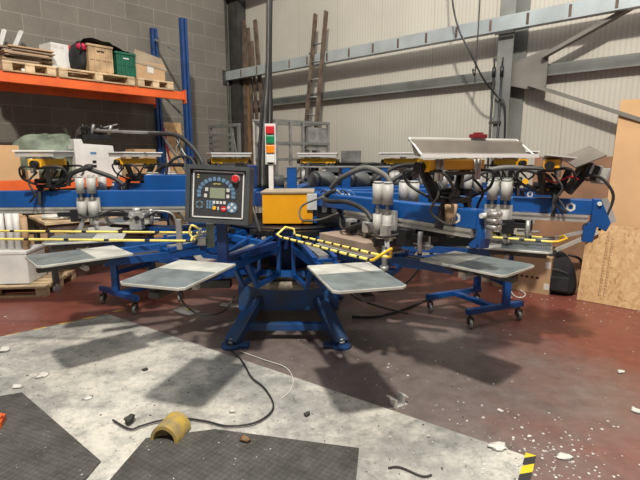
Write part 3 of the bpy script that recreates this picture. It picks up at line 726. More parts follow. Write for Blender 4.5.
# valve cluster on its end
q = MB()
for k in range(6): q.cyl((2.06, -.03+.03*(k % 2), 1.20-.035*(k//2)), (2.12, -.03+.03*(k % 2), 1.20-.035*(k//2)), .014, 10)
q.build('valve_cluster', 'castor', hn)
# far right head, squeegee unit tipped up
hr = make_head(cylx=1.72, tray='open', r_end=2.36, trx=2.1, hose_in=1.5, hose_out=1.95, screens=False, nose=.8); hr.rotation_euler = (0, 0, HR(-65.5))
X = Matrix.Translation((2.28, .02, 1.50)) @ Euler((R(16), R(-24), R(12))).to_matrix().to_4x4()
MB().bx(-.10, .10, -.13, .13, 0, .008, X).build('squeegee_tray', 'trayin', hr)
X = Matrix.Translation((2.12, -.16, 1.49)) @ Euler((R(-6), R(6), R(5))).to_matrix().to_4x4()
MB().bx(-.09, .09, -.12, .12, 0, .008, X).build('tray_flap', 'tray', hr)
q = MB()
for k in range(3): q.box((2.3+.055*k, .05+.04*k, 1.41-.02*k), (.02, .13, .11), (0, R(20), R(35)))
q.build('squeegee_block', 'alu', hr, .003)
q = MB().box((2.32, .05, 1.40), (.12, .1, .1), (0, R(20), R(35))).bar((2.2, 0, 1.26), (2.3, .03, 1.4), .05, .06).bar((2.15, -.04, 1.26), (2.2, -.05, 1.42), .04)
q.build('linkage', 'black', hr)
MB().cyl((2.05, -.075, 1.27), (2.05, -.06, 1.27), .034, 18).cyl((1.93, -.075, 1.33), (1.93, -.06, 1.33), .02, 14).build('yellow_wheel', 'yellow', hr)
MB().tube([(2.3, -.02, 1.38), (2.4, 0, 1.36), (2.48, 0, 1.25), (2.46, 0, 1.12), (2.42, 0, 1.0)], .01, 8).build('air_hose', 'hose', hr)
MB().tube([(2.05, -.1, 1.36), (2.12, -.1, 1.33), (2.2, -.08, 1.37), (2.26, -.05, 1.35)], .006, 6).build('red_hose', 'red', hr)
MB().bar((2.36, 0, 1.0), (2.12, -.03, .92), .03, .022).build('lever_arm', 'alu', hr)
MB().tube([(2.15, -.03, .93), (2.05, -.04, .915), (1.98, -.04, .915)], [.014]*13, 10).build('lever_grip', 'greymotor', hr)

# guard hoops, black and yellow taped
def hoop(p_in, p_out, w_, z, lift=.03, per=3, seg=30):
    p, q_ = Vector(p_in), Vector(p_out); d = (q_-p); L_ = d.length; a = math.atan2(d.y, d.x)
    n = seg; o = MB()
    pts = [(.0, w_/2, z)]+[(L_*i/n, w_/2, z) for i in range(1, n)]+[(L_, w_/2, z+.005), (L_+.03, w_*.3, z+lift), (L_+.05, -w_*.3, z+lift*.8), (L_, -w_/2, z+.005)]+[(L_-L_*i/n, -w_/2, z) for i in range(1, n)]+[(-.03, -w_/2, z+.01), (-.02, 0, z+lift), (-.01, w_/2, z+lift*.7), (0, w_/2, z)]
    m_ = len(pts)
    def cols(i): 
        if n-1 <= i <= n+3: return 2
        if i > m_-5: return 0
        return i % per == 0
    o.tube(pts, .0085, 8, False, False, cols)
    ob = o.build('guard_hoop', ['stripe', 'black', 'hoopyellow'], press); ob.location = (p.x-CX, p.y-CY, 0); ob.rotation_euler = (0, 0, a)
    st = MB()
    st.bar((.0, 0, z-.01), (-.02, 0, z-.1), .02).bx(-.02, .0, -w_/2, w_/2, z-.03, z-.011); st.build('hoop_bracket', 'blue_dk', ob)
    return ob
a_ = G(287, 235, .95); b_ = G(382, 262, .93)
hoop(a_, b_, .13, .945, .06, 4, 44)
a_ = G(199, 236, .95); hoop(a_, (-2.75, 3.32, 0), .34, .945, per=8, seg=60)
hoop((CX+1.0, CY-.5, 0), (CX+1.93, CY-1.0, 0), .16, .93)

# orange cabinet at the front of the centre
c_ = D(287.5, 206, 3.72)
ob = MB().bx(-.205, .205, 0, .3, .965, 1.213).build('control_cabinet', 'orangebox', press, .004); ob.location = (c_.x-CX, c_.y-CY, 0)
MB().bx(-.215, .215, -.01, .4, 1.2135, 1.226).build('lid', 'card_flap', ob)
MB().bx(.206, .24, .02, .3, .97, 1.21).build('side_panel', 'blue', ob)
# junction box and electrics right of it
ob = MB().bx(0, .08, 0, .1, 1.08, 1.21).build('junction_box', 'btnwhite', press, .003); p = D(307, 203, 3.7); ob.location = (p.x-CX, p.y-CY, 0)
MB().bx(.1, .35, .02, .16, 1.15, 1.2).bx(.12, .16, .0, .05, 1.06, 1.14).bx(.2, .24, 0, .05, 1.06, 1.14).build('terminal', 'btnwhite', ob)
MB().bx(.09, .40, .05, .2, 1.04, 1.149).build('terminal_block', 'black', ob)
for k in range(5):
    MB().tube([(.1+.05*k, .03, 1.2), (.14+.05*k, -.02, 1.24), (.2+.05*k, 0, 1.16), (.26+.03*k, -.01, 1.06), (.3, 0, 1.0)], .006, 6).build('wire', ['black', 'bluetube', 'greyplastic', 'black', 'bluetube'][k], ob)
# motor frame
p0 = D(287, 176, 4.42) 
for u, w_ in ((292, .09), (346, .08), (384, .05)):
    p = D(u, 176, 4.42); ob = MB().bx(p.x-CX-w_/2, p.x-CX+w_/2, .22, .3, 1.05, 1.405).build('motor_frame_post', 'blue', press, .004)
p1 = D(388, 176, 4.42)
MB().bx(p0.x-CX-.02, p1.x-CX+.02, .215, .305, 1.4055, 1.418).build('frame_top', 'steel', ob)
for u, m_ in ((327, 0), (361, 1)):
    p = D(u, 181, 4.72); x = p.x-CX; y = p.y-CY
    q = MB().cyl((x-.12, y-.12, p.z), (x+.02, y, p.z), .105, 26).cyl((x-.15, y-.14, p.z), (x-.121, y-.121, p.z), .085, 26)
    mo = q.build('motor', 'greymotor', press, .004)
    q = MB()
    for k in range(10):
        a = R(36*k); q.bar((x+.02, y+.09*math.cos(a)*.6, p.z+.09*math.sin(a)), (x+.22, y+.1+.09*math.cos(a)*.6, p.z+.09*math.sin(a)), .012, .02)
    q.cyl((x+.021, y+.001, p.z), (x+.22, y+.12, p.z), .085, 20)
    q.build('motor_body', 'black', mo)
    MB().bx(x+.0, x+.12, y-.06, y+.04, p.z+.09, p.z+.14).build('terminal_box', 'greymotor', mo)
    MB().bx(x-.1, x+.2, y-.08, y+.1, p.z-.15, p.z-.105).build('mount', 'blue_dk', mo)
# small motor left of the frame
p = D(273, 182, 4.6); x = p.x-CX; y = p.y-CY
ob = MB().cyl((x-.08, y, p.z), (x+.1, y+.04, p.z), .07, 20).bx(x-.06, x+.06, y-.06, y+.06, p.z-.16, p.z-.06).build('motor', 'greymotor', press)
MB().bx(x-.05, x+.02, y-.09, y-.072, p.z-.03, p.z+.02).build('plate', 'btnwhite', ob)
# grey post and valve cluster left of the control panel
a1 = G(180, 247, .90)
ob = MB().bx(-.018, .018, -.015, .015, .885, 1.09).build('rail_post', 'steel', press, .002); ob.location = (a1.x-CX, a1.y-CY, 0)
p = D(137, 222, 3.85); ob = MB().bx(-.05, .05, -.04, .04, .90, 1.05).build('valve_block', 'castor', press, .004); ob.location = (p.x-CX, p.y-CY, 0)
for k in range(4): MB().cyl((-.07+.045*k, -.06, 1.0+.02*(k % 2)), (-.07+.045*k, .03, 1.0+.02*(k % 2)), .02, 12).build('valve', 'castor' if k % 2 else 'black', ob)
MB().tube([(.05, -.04, 1.0), (.15, -.05, 1.06), (.3, -.03, 1.04), (.34, 0, .94)], .009, 8).build('hose', 'steel', ob)
MB().cyl((0, 0, 1.051), (0, 0, 1.08), .03, 12).build('fitting', 'alu', ob)
# blue housings left of centre
p = D(155, 181, 4.75); q = D(254, 181, 4.75)
MB().bx(p.x-CX, q.x-CX, .3, .6, 1.10, 1.33).build('housing', 'blue', press, .005)
p = D(258, 176, 4.3)
MB().bx(p.x-CX-.10, p.x-CX+.09, .16, .3, 1.22, 1.43).build('housing', 'blue_dk', press, .005)
# blue tie frames between centre and left supports (long radial bars)
def pbar(name, p, q, w_, h_, m_='blue'):
    o = Vector((CX, CY, 0)); return MB().bar(Vector(p)-o, Vector(q)-o, w_, h_).build(name, m_, press, .003)
pbar('frame_bar', G(262, 244, .86), G(226, 236, .86), .05, .05)
pbar('frame_bar', (CX-.4, CY-.3, .84), (-1.75, 3.35, .78), .05, .05)
pbar('frame_bar', (CX-.3, CY-.4, .80), (-1.9, 3.75, .76), .05, .06)
pbar('frame_bar', (CX+.3, CY-.4, .70), (1.0, 3.42, .66), .05, .05)
o = Vector((CX, CY, 0))
ob = MB().bar(Vector((.34, 2.97, .955))-o, Vector((1.04, 2.99, .955))-o, .05, .06).build('cross_slide', 'black', press, .003)
MB().bar(Vector((.36, 2.95, .99))-o, Vector((.5, 2.95, .99))-o, .03, .02).build('slide_end', 'alu', ob)
for k in range(6): MB().cyl(Vector((.5+.08*k, 2.97, .986))-o, Vector((.5+.08*k, 2.97, 1.02+.01*(k % 3)))-o, .013, 10).build('fitting', ['alu', 'castor', 'black'][k % 3], ob)
ob = MB().cyl(Vector((.42, 2.93, .80))-o, Vector((.42, 2.93, .93))-o, .02, 12).cyl(Vector((.42, 2.93, .77))-o, Vector((.42, 2.93, .80))-o, .028, 12).build('stop_cylinder', 'steel', press)
# grey-green valve plate hanging below the control panel
p = D(211, 236, 3.15)
ob = MB().bx(-.03, .02, -.01, .02, .88, 1.05).build('valve_plate', 'tarp', press, .003); ob.location = (p.x-CX, p.y-CY, 0)
MB().bx(-.09, -.031, -.03, .02, .9, .95).cyl((-.08, -.02, .97), (-.035, -.02, .99), .014, 10).cyl((-.1, -.02, .93), (-.06, -.03, 1.02), .01, 10).build('fitting', 'alu', ob)
MB().tube([(-.06, -.02, 1.0), (-.12, -.03, 1.04), (-.14, -.02, .98), (-.1, -.02, .93)], .008, 8).build('hose', 'stripe', ob)
MB().bar((.0, .02, .9), (.0, .5, .88), .03).build('stay', 'blue', ob)
# drive cylinder arms near the base, dusty
ob = MB().bx(-.85, -.5, -.33, -.25, .39, .46).build('lock_arm', 'darksteel', press, .004)
MB().cyl((-.44, -.29, .5), (-.98, -.29, .5), .035, 16).bx(-.98, -.9, -.36, -.22, .38, .54).build('lock_cylinder', 'dust', ob)
MB().tube([(-.95, -.34, .42), (-.9, -.4, .3), (-.75, -.45, .2), (-.55, -.45, .22), (-.46, -.37, .33)], .008, 8).build('hose', 'hose', ob)
ob = MB().bx(.44, .85, -.33, -.25, .38, .44).build('lock_arm', 'blue_dk', press, .004)
MB().cyl((.46, -.29, .48), (.8, -.29, .48), .035, 16).build('lock_cylinder', 'dust', ob)
MB().tube([(.55, -.36, .6), (.62, -.42, .45), (.8, -.4, .38), (1.0, -.38, .45), (1.15, -.3, .6)], .008, 8).build('hose', 'hose', ob)
MB().tube([(.5, -.34, .56), (.52, -.42, .38), (.7, -.42, .28), (1.0, -.5, .22)], .008, 8).build('hose', 'hose', ob)
# signal lamp pole
ob = MB().bx(-.02, .02, 0, .02, 1.22, 1.52).build('lamp_pole', 'white', press, .002); p = D(270.5, 150, 4.0); ob.location = (p.x-CX, p.y-CY, 0)
MB().bx(-.045, .045, .0, .03, 1.44, 1.78).build('lamp_back', 'white', ob)
for k, m_ in enumerate(('white', 'orangelamp', 'greenlamp', 'red')):
    MB().bx(-.036, .036, -.025, -.001, 1.455+k*.08, 1.522+k*.08).build('signal_lamp', m_, ob, .006)
# hanging supply cables
hang = thing('supply_cables', 'bundle of grey and black supply cables hanging from above onto the press', 'cables', (0, 0, 0))
rnd = random.Random(4)
for k in range(7):
    A = D(268+k*.7, -70, 4.25); B1 = D(267+k*.6, 60, 4.22); C1 = D(262+k*1.6, 110, 4.2); D1 = D(259+k*1.9, 150, 4.18); E1 = D(258+k*2.2, 186, 4.15)
    E1.z = 1.235
    MB().tube([A, B1, C1, D1, E1], .0095 if k % 2 else .012, 8).build('cable', ['hose', 'black', 'hosegrey', 'hose', 'black', 'hosegrey', 'black'][k], hang)
# overhead hose boom from the left down onto the press
boom = thing('hose_boom', 'grey boom with black hoses reaching from gripper to the press', 'boom', (0, 0, 0))
MB().tube([D(95, 130.5, 5.2), D(130, 132, 5.0), D(172, 133.5, 4.75)], .016, 10).build('boom_pipe', 'steel', boom)
MB().tube([D(150, 134, 4.85), D(175, 135, 4.7), D(190, 145, 4.6), D(202, 162, 4.5), D(206, 185, 4.5)], .022, 10).build('hose', 'hose', boom)
for k in range(4):
    MB().tube([D(172+k, 134, 4.7), D(180, 140+k*3, 4.65), D(176+k*5, 150+k*3, 4.6), D(184+k*4, 160, 4.6), D(186+k*4, 186, 4.6)], .008, 8).build('air_hose', ['hosegrey', 'black', 'steel', 'black'][k], boom)
MB().tube([D(166, 178, 4.6), D(168, 165, 4.6), D(178, 157, 4.6), D(190, 158, 4.55), D(197, 170, 4.5), D(200, 184, 4.5)], .014, 10).build('hose', 'hose', boom)

# ------------------------------------------------------------------ control panel
pc = D(218.3, 194.8, 2.86)
cp = thing('control_panel', 'dark grey operator control panel with display and red stop button', 'control panel', (pc.x, pc.y, 0), -3)
Xp = Matrix.Translation((0, 0, pc.z)) @ Euler((R(-6), R(2.6), 0)).to_matrix().to_4x4()
def cpb(name, mb, m, par=None, bev=0):
    o = mb.build(name, m, par or cp, bev)
    if par is None or par is cp: o.matrix_local = Xp
    return o
W2, H2 = .198, .178
body = cpb('housing', MB().bx(-W2, W2, 0, .12, -H2, H2), 'panelbody', None, .006)
MB().bx(-W2, W2, -.025, -.0005, H2-.025, H2).bx(-W2, W2, -.025, -.0005, -H2, -H2+.025).bx(-W2, -W2+.025, -.025, -.0005, -H2+.0255, H2-.0255).bx(W2-.025, W2, -.025, -.0005, -H2+.0255, H2-.0255).build('surround', 'panelbody', body)
fx, fz = .160, .145
MB().bx(-fx, fx, -.006, -.001, fz-.008, fz).bx(-fx, fx, -.006, -.001, -fz, -fz+.008).bx(-fx, -fx+.008, -.006, -.001, -fz, fz).bx(fx-.008, fx, -.006, -.001, -fz, fz).build('bezel', 'white', body)
face = cpb('keypad_face', MB().bx(-fx+.009, fx-.009, -.004, -.001, -fz+.009, fz-.009), 'panelface')
MB().bx(-.052, .043, -.006, -.0042, -.022, .042).build('display', 'lcd', face)
for k in range(14):
    a = R(188-k*15.2); cxx, czz = -.012+.108*math.cos(a), .005+.092*math.sin(a)
    X = Matrix.Translation((cxx, 0, czz)) @ Matrix.Rotation(-(a-PI/2), 4, 'Y')
    MB().prism([(-.009, -.012), (.009, -.012), (.011, .008), (.006, .013), (-.006, .013), (-.011, .008)], -.008, -.0042, X).build('station_key', 'btnblue', face)
def key(x, z, w_, h_, m_): MB().bx(x-w_/2, x+w_/2, -.008, -.0042, z-h_/2, z+h_/2).build('key', m_, face, .001)
for x in (-.072, .062): key(x, .03, .02, .022, 'btnwhite'); 
for x in (-.078, .062): key(x, -.008, .018, .022, 'rw')
for x in (-.022, -.0, .022, .044): key(x-.002, -.048, .016, .018, 'btnwhite')
for i in range(3):
    for j in range(3): key(-.065+.016*i, -.045-.018*j, .012, .014, 'btnblue')
for i in range(8): 
    a = R(45*i); MB().cyl((-.115+.02*math.cos(a), -.0042, -.065+.02*math.sin(a)), (-.115+.02*math.cos(a), -.007, -.065+.02*math.sin(a)), .007, 8).build('jog_key', 'btnblue' if i % 2 else 'hosegrey', face)
MB().cyl((-.022, -.0042, -.082), (-.022, -.008, -.082), .012, 14).build('yellow_key', 'yellow', face)
key(.004, -.084, .01, .02, 'btnwhite')
MB().cyl((.038, -.0042, -.085), (.038, -.009, -.085), .017, 20).build('red_key', 'red', face)
MB().bx(.027, .049, -.0095, -.0091, -.088, -.082).build('key_bar', 'btnwhite', face)
MB().cyl((.09, -.0042, -.075), (.09, -.008, -.075), .033, 24).build('dial_pad', 'btnblue', face)
for a in (0, 90, 180, 270):
    MB().cyl((.09+.019*math.cos(R(a)), -.0081, -.075+.019*math.sin(R(a))), (.09+.019*math.cos(R(a)), -.010, -.075+.019*math.sin(R(a))), .009, 12).build('dial_key', 'btnwhite', face)
q = MB()
for k in range(6): q.bx(-.03+.008*k, -.025+.008*k, -.0055, -.0042, .062+.002*(k % 3), .070-.001*(k % 2))
q.build('maker_mark', 'stripe', face)
for z in (.1, .115): MB().bx(-.133, -.122, -.0055, -.0042, z, z+.006).build('symbol', 'stripe', face)
st = cpb('stop_button', MB().cyl((.108, -.003, .103), (.108, -.012, .103), .026, 24), 'alu')
MB().cyl((.108, -.0125, .103), (.108, -.035, .103), .021, 24).build('mushroom', 'red', st, .003)
MB().bx(-.03, .03, .03, .09, .82, pc.z-H2*.98).bar((0, .06, .84), (.25, .62, .84), .05).build('support_arm', 'blue_dk', cp)
MB().cyl((.17, .1, 1.25), (.2, .3, 1.0), .008, 8).build('cable', 'greyplastic', cp)

# ------------------------------------------------------------------ wheeled stands (flash unit stands)
def castor(par, x, y):
    o = MB().cyl((x-.013, y-.02, .04), (x+.013, y-.02, .04), .0399, 18).build('castor', 'castor', par)
    MB().cyl((x-.0145, y-.02, .04), (x+.0145, y-.02, .04), .014, 14).build('hub', 'rubber', o)
    MB().bx(x-.024, x-.019, y-.035, y+.02, .04, .09).bx(x+.019, x+.024, y-.035, y+.02, .04, .09).bx(x-.024, x+.024, y-.03, y+.025, .09, .10).cyl((x, y, .10), (x, y, .125), .01, 8).build('fork', 'darksteel', o)
def stand(label, A, B, C_, D_, posts, top, rail_to, z=.16):
    T = thing('wheeled_stand', label, 'stand', (0, 0, 0), 0, 'blue wheeled stands under the press')
    z = .15
    for (p, q_) in ((A, B), (C_, D_)):
        p = Vector((p[0], p[1], z)); q_ = Vector((q_[0], q_[1], z))
        o = MB().bar(p, q_, .05, .05).build('foot_bar', 'blue', T, .004)
        for r in (p.lerp(q_, .06), p.lerp(q_, .94)): castor(o, r.x, r.y)
    m1 = (Vector((*A, z))+Vector((*B, z)))/2; m2 = (Vector((*C_, z))+Vector((*D_, z)))/2
    MB().bar(m1, m2, .07, .04).build('crossbar', 'blue', T, .004)
    for p in posts: MB().bx(p[0]-.03, p[0]+.03, p[1]-.03, p[1]+.03, z+.02, top).build('post', 'blue', T, .004)
    a, b = Vector((*posts[0], 0)), Vector((*posts[-1], 0))
    MB().bar(a+Vector((0, 0, .36)), b+Vector((0, 0, .36)), .03, .05).build('tie_bar', 'blue', T)
    if rail_to: MB().bar(a+Vector((0, 0, .55)), Vector((*rail_to, .55)), .05, .05).build('rail', 'blue', T, .004)
    MB().bx(min(a.x, b.x)-.12, max(a.x, b.x)+.12, min(a.y, b.y)-.12, max(a.y, b.y)+.12, top+.001, top+.03).build('top_plate', 'darksteel', T, .003)
    return T
g1 = G(427, 297, .15); g2 = G(480, 289, .15); g3 = G(467, 312, .15); g4 = G(522, 303, .15)
stand('blue wheeled stand under the right front platens', (g1.x, g1.y), (g2.x, g2.y), (g3.x, g3.y), (g4.x, g4.y), (G(477, 286, .2).xy, G(506, 301, .2).xy), .66, (CX+.5, CY-.2))
g1 = G(101, 288, .15); g2 = G(137, 299, .15); g3 = G(150, 278, .15); g4 = G(182, 288, .15)
stand('blue wheeled stand under the left front platens', (g1.x, g1.y), (g2.x, g2.y), (g3.x, g3.y), (g4.x, g4.y), (G(116, 288, .2).xy, G(153, 277, .2).xy), .70, (CX-.6, CY-.2))

# ------------------------------------------------------------------ right side boards and boxes
def leaning(name, label, cat, x, off, w_, h_, lean, m_, t=.012, extra=None, z=0.0):
    T = MB().bx(0, w_, 0, t, 0, h_).build(name, m_, None)
    T.location = wallpt(x, off, z); T.rotation_euler = Euler((R(-lean), 0, R(RWZ))); tag(T, label, cat); return T
def s_at(u, off):
    d = ray(u, 250); k = d.x/d.y; p0 = wallpt(0, off); return (k*p0.y-p0.x)/(.743+k*.669)
leaning('plywood_sheet', 'reddish brown plywood sheet leaning on the white wall behind the press', 'board', s_at(523, .22), .24, 1.42, 1.52, 7, 'ply', .018)
leaning('cardboard_sheet', 'huge tan cardboard sheet standing at the right edge behind the chipboard', 'cardboard', s_at(599, .42), .42, 2.2, 2.1, 7, 'card_big', .02)
o = leaning('osb_board', 'chipboard panel with printed column of marks leaning at the right edge', 'board', s_at(581.5, .6), .60, .60, .82, 12, 'osb', .018, z=.004)
rr_ = random.Random(2); q = MB()
for c0 in (.19, .235):
    z = .08
    while z < .7:
        hh = rr_.uniform(.012, .03)
        q.bx(c0, c0+.006, -.001, -.0002, z, z+hh).bx(c0, c0+rr_.uniform(.015, .025), -.001, -.0002, z, z+.005)
        if rr_.random() > .5: q.bx(c0+.016, c0+.02, -.001, -.0002, z, z+hh)
        z += hh+.01
q.build('printed_marks', 'brown', o)
p = G(512, 289); p2 = G(551, 297)
T = thing('cardboard_box', 'large flat brown cardboard box on the floor left of the backpack', 'box', (p2.x, p2.y+.05, 0), -38)
MB().bx(-.62, 0, 0, .16, 0, .42).build('body', 'card', T, .004)
q = MB()
for k in range(6): q.bx(-.42+k*.055, -.39+k*.055, -.002, -.0005, .17, .19)
q.build('printed_marks', 'black', T)
for z in (.06, .3): MB().bx(-.06, -.005, -.002, -.0005, z, z+.07).build('label', 'paper', T)
single('cardboard_box', MB().bx(-.5, 0, 0, .3, 0, .5).bx(-.5, 0, .0, .005, .5, .505), 'card_flap', 'pale cardboard box standing upright behind the flat box', 'box', (p2.x-.38, p2.y+.52, 0), -38, bevel=.003)
# backpack
p = G(565, 297)
T = thing('backpack', 'black backpack standing on the floor against the wooden board', 'backpack', (p.x, p.y+.17, 0), -25)
q = MB(); sec = [(0, .17, .12), (.05, .19, .14), (.18, .185, .14), (.32, .165, .125), (.42, .12, .10), (.48, .06, .05)]
vs = []; fs = []; n = 22
for j, (z, a, b_) in enumerate(sec):
    for i in range(n):
        t = 2*PI*i/n; cc, ss = math.cos(t), math.sin(t); r = 1+.03*math.sin(5*t+j)
        vs.append((a*r*math.copysign(abs(cc)**.7, cc)-.05*(z/.5)**2, b_*r*math.copysign(abs(ss)**.7, ss)+.04*z, z))
for j in range(len(sec)-1):
    for i in range(n): fs.append((j*n+i, j*n+(i+1) % n, (j+1)*n+(i+1) % n, (j+1)*n+i))
fs += [tuple(range(n))[::-1], tuple(range((len(sec)-1)*n, len(sec)*n))]
q.add(vs, fs, True); b0 = q.build('body', 'cloth', T); sb = b0.modifiers.new('s', 'SUBSURF'); sb.levels = 1; sb.render_levels = 1
MB().bx(-.12, .1, -.17, -.12, .05, .22).build('pocket', 'cloth', T, .02)
for s in (-1, 1): MB().tube([(s*.08, .12, .42), (s*.1+.1, .12, .38), (s*.1+.14, .14, .25), (s*.1+.12, .13, .08)], .014, 8).build('strap', 'black', T)
MB().tube([(-.1, .02, .46), (-.07, .02, .51), (-.02, .02, .46)], .009, 8).build('grab_loop', 'black', T)
MB().tube([(-.14, -.135, .25), (-.05, -.15, .3), (.08, -.14, .26)], .004, 6).build('zip', 'hosegrey', T)
pa, pb = D(556, 250, 4.9), D(598, 232, 4.75)
q = MB().bar(pa, pb, .05, .035, up=(0, 0, 1)); 
single('grey_plank', q, 'cabinet', 'pale grey plank resting over the backpack toward the chipboard', 'plank')

# ------------------------------------------------------------------ floor things
def onfloor(u, v, z=0.0): p = G(u, v, 0); return Vector((p.x, p.y, z))
def quadmat(name, pts, label):
    P_ = [onfloor(*p) for p in pts]; c0 = P_[0]; a = math.atan2((P_[1]-P_[0]).y, (P_[1]-P_[0]).x)
    Rm = Matrix.Rotation(-a, 3, 'Z'); pl = [((Rm @ (p-c0)).x, (Rm @ (p-c0)).y) for p in P_]
    area = sum(pl[i][0]*pl[(i+1) % len(pl)][1]-pl[(i+1) % len(pl)][0]*pl[i][1] for i in range(len(pl)))
    if area < 0: pl = pl[::-1]
    o = MB().slab(pl, 0, .008).build(name, 'mat'); o.location = (c0.x, c0.y, .0045); o.rotation_euler = (0, 0, a); tag(o, label, 'mat', 'dark rubber floor mats'); return o
quadmat('rubber_mat', [(-60, 408), (22, 394), (101, 463), (70, 500), (-60, 560)], 'dark chequered rubber mat in the lower left corner')
quadmat('rubber_mat', [(146, 440), (215, 431), (359, 450), (352, 520), (60, 540)], 'dark chequered rubber mat at the bottom, behind the yellow half pipe')
def tape(name, p, q_, w_, m_, label):
    p, q_ = onfloor(*p), onfloor(*q_); d = q_-p; a = math.atan2(d.y, d.x)
    o = MB().bx(0, d.length, -w_/2, w_/2, 0, .001).build(name, m_); o.location = (p.x, p.y, .0045); o.rotation_euler = (0, 0, a); tag(o, label, 'tape'); return o
tape('hazard_tape', (521, 492), (531, 455), .05, 'tape', 'yellow and black hazard tape on the concrete at the bottom right')
tape('hazard_tape', (-20, 342), (108, 314), .05, 'tapeold', 'worn yellow hazard tape along the left edge of the concrete patch').location.z = .0005
tape('hazard_tape', (113, 312), (128, 308.5), .05, 'tapeold', 'short worn yellow tape scrap beyond the concrete corner').location.z = .0005
# yellow half pipe
p = onfloor(164, 444, .0125)
q = MB(); n = 16; vs = []; fs = []
for (x, rr0) in ((0, 0), (.15, 0)):
    for r in (.08, .062):
        for i in range(n+1):
            a = PI*i/n; vs.append((r*math.cos(a), x, r*math.sin(a)*1.12))
k = n+1
for i in range(n):
    fs += [(i, i+1, 2*k+i+1, 2*k+i), (k+i+1, k+i, 3*k+i, 3*k+i+1), (i+1, i, k+i, k+i+1), (2*k+i, 2*k+i+1, 3*k+i+1, 3*k+i)]
fs += [(0, k, 3*k, 2*k), (n, 2*k+n, 3*k+n, k+n)]
q.add(vs, fs, False)
single('yellow_half_pipe', q, 'pipe_yel', 'dusty yellow half pipe cover arched over the cable on the floor', 'pipe cover', p, -12)
def floorcable(name, pts, r, m_, label, z=.0165):
    P_ = [onfloor(u, v) for u, v in pts]
    for w in P_: w.z = z
    single(name, MB().tube(P_, r, 8), m_, label, 'cable')
floorcable('power_cable', [(113, 423), (130, 432), (141, 429), (158, 424), (180, 421), (205, 424), (228, 429), (254, 426), (270, 416), (273, 405), (264, 390), (252, 380), (244, 366), (238, 358), (228, 350)], .0055, 'hose', 'black cable snaking over the concrete under the yellow half pipe', .0186)
floorcable('string', [(240, 352), (262, 360), (285, 368), (293, 380), (290, 392), (281, 400)], .003, 'paper', 'thin white cord curving on the concrete in front of the press', .008)
floorcable('hose', [(352, 318), (375, 318), (400, 312), (430, 300), (455, 292)], .012, 'hose', 'dark hose lying on the floor right of the press base', .013)
o = floorcable('white_strap', [(507, 285), (514, 296), (522, 298), (525, 294), (515, 288)], .006, 'paper', 'loose white strap lying looped on the red floor by the right stand', .007)
# paper pieces (curled sheets)
def sheet(name, u, v, w_, d_, m_, label, cat, rz=0, curl=.03, base=.001):
    q = MB(); n = 8; vs = []
    for s in (0, 1):
        for i in range(n+1):
            x = (i/n-.5)*w_; zz = curl*(2*i/n-1)**2
            for y in (-d_/2, d_/2): vs.append((x, y, zz+s*.0015+(.4*curl*(i/n) if y > 0 else 0)))
    fs = []; K2 = 2*(n+1)
    for i in range(n): a = 2*i; fs += [(a, a+1, a+3, a+2), (a+K2, a+2+K2, a+3+K2, a+1+K2), (a, a+2, a+2+K2, a+K2), (a+1, a+1+K2, a+3+K2, a+3)]
    fs += [(0, K2, K2+1, 1), (2*n, 2*n+1, K2+2*n+1, K2+2*n)]
    q.add(vs, fs, True); p = onfloor(u, v, base); return single(name, q, m_, label, cat, p, rz)
sheet('paper_sheet', 187, 311.5, .26, .14, 'paper', 'white paper sheet with a yellow corner on the floor under the platen', 'paper', -35, .006)
sheet('paper_sheet', 232, 305.5, .24, .1, 'paper', 'white paper sheet on the floor behind the press leg', 'paper', -10, .005)
sheet('yellow_note', 189, 310, .07, .06, 'stripe', 'small yellow label lying on the white paper sheet', 'label', -35, .002, .008)
def scrap(u, v, s, lab, m_='paper', base=.001, name='paper_scrap', cat='paper scrap', seed=1, flat=.8):
    single(name, blob('b', s, s*.7, s*flat, 0, seed, .3, 12, 8), m_, lab, cat, onfloor(u, v, base), seed*37)
single('plastic_clip', MB().bx(0, .09, 0, .06, 0, .008).bx(0, .008, 0, .06, .008, .055).bx(.06, .068, 0, .06, .008, .07).bar((.0, .03, .055), (-.03, .03, .07), .05, .008).bar((.068, .03, .06), (.1, .03, .045), .05, .008), 'paper', 'white folded plastic bracket on the floor right of the concrete edge', 'bracket', onfloor(396, 409, .0005), 30)
scrap(340, 358, .03, 'white crumpled ball beside the right front foot of the press', seed=3)
scrap(245, 443, .028, 'rusty brown crumb on the front edge of the rubber mat', 'brown', .013, seed=4, name='rubble_crumb', cat='rubble')
scrap(564, 457, .04, 'flat white scrap on the red floor at the bottom right', seed=5, flat=.2)
scrap(621, 372, .03, 'white scrap on the red floor near the right edge, higher one', seed=6, flat=.3)
scrap(636, 411, .035, 'white scrap on the red floor at the right edge, lower one', seed=7, flat=.3)
scrap(5, 351, .05, 'white torn scrap at left edge of the concrete patch', seed=8, base=.005, flat=.5)
scrap(17, 388, .035, 'white crumpled scrap just above the left mat', seed=9, base=.005, flat=.5)
scrap(43, 376, .05, 'long curled paper scrap on the concrete left of the black debris', seed=12, base=.005, flat=.25)
scrap(498, 448, .05, 'grey torn scrap on the concrete beside the hazard tape', seed=10, base=.005, flat=.3)
scrap(88, 399, .03, 'small white scrap in the middle of the concrete', seed=11, base=.005, flat=.2)
scrap(500, 411, .02, 'small white pebble-like scrap on the shadowed floor', seed=13, flat=.4)
scrap(232, 413, .02, 'small white scrap standing near the black cable curve', seed=14, base=.005)
scrap(145, 371, .02, 'small black crumb on the concrete', 'chipdk', seed=15, base=.005, name='rubble_crumb', cat='rubble')
scrap(307, 416, .022, 'black crumb on the concrete right of the black cable', 'chipdk', seed=16, base=.005, name='rubble_crumb', cat='rubble')
scrap(130, 424, .035, 'black cable scrap heap left of the yellow half pipe', 'chipdk', seed=17, base=.02, name='rubble_crumb', cat='rubble')
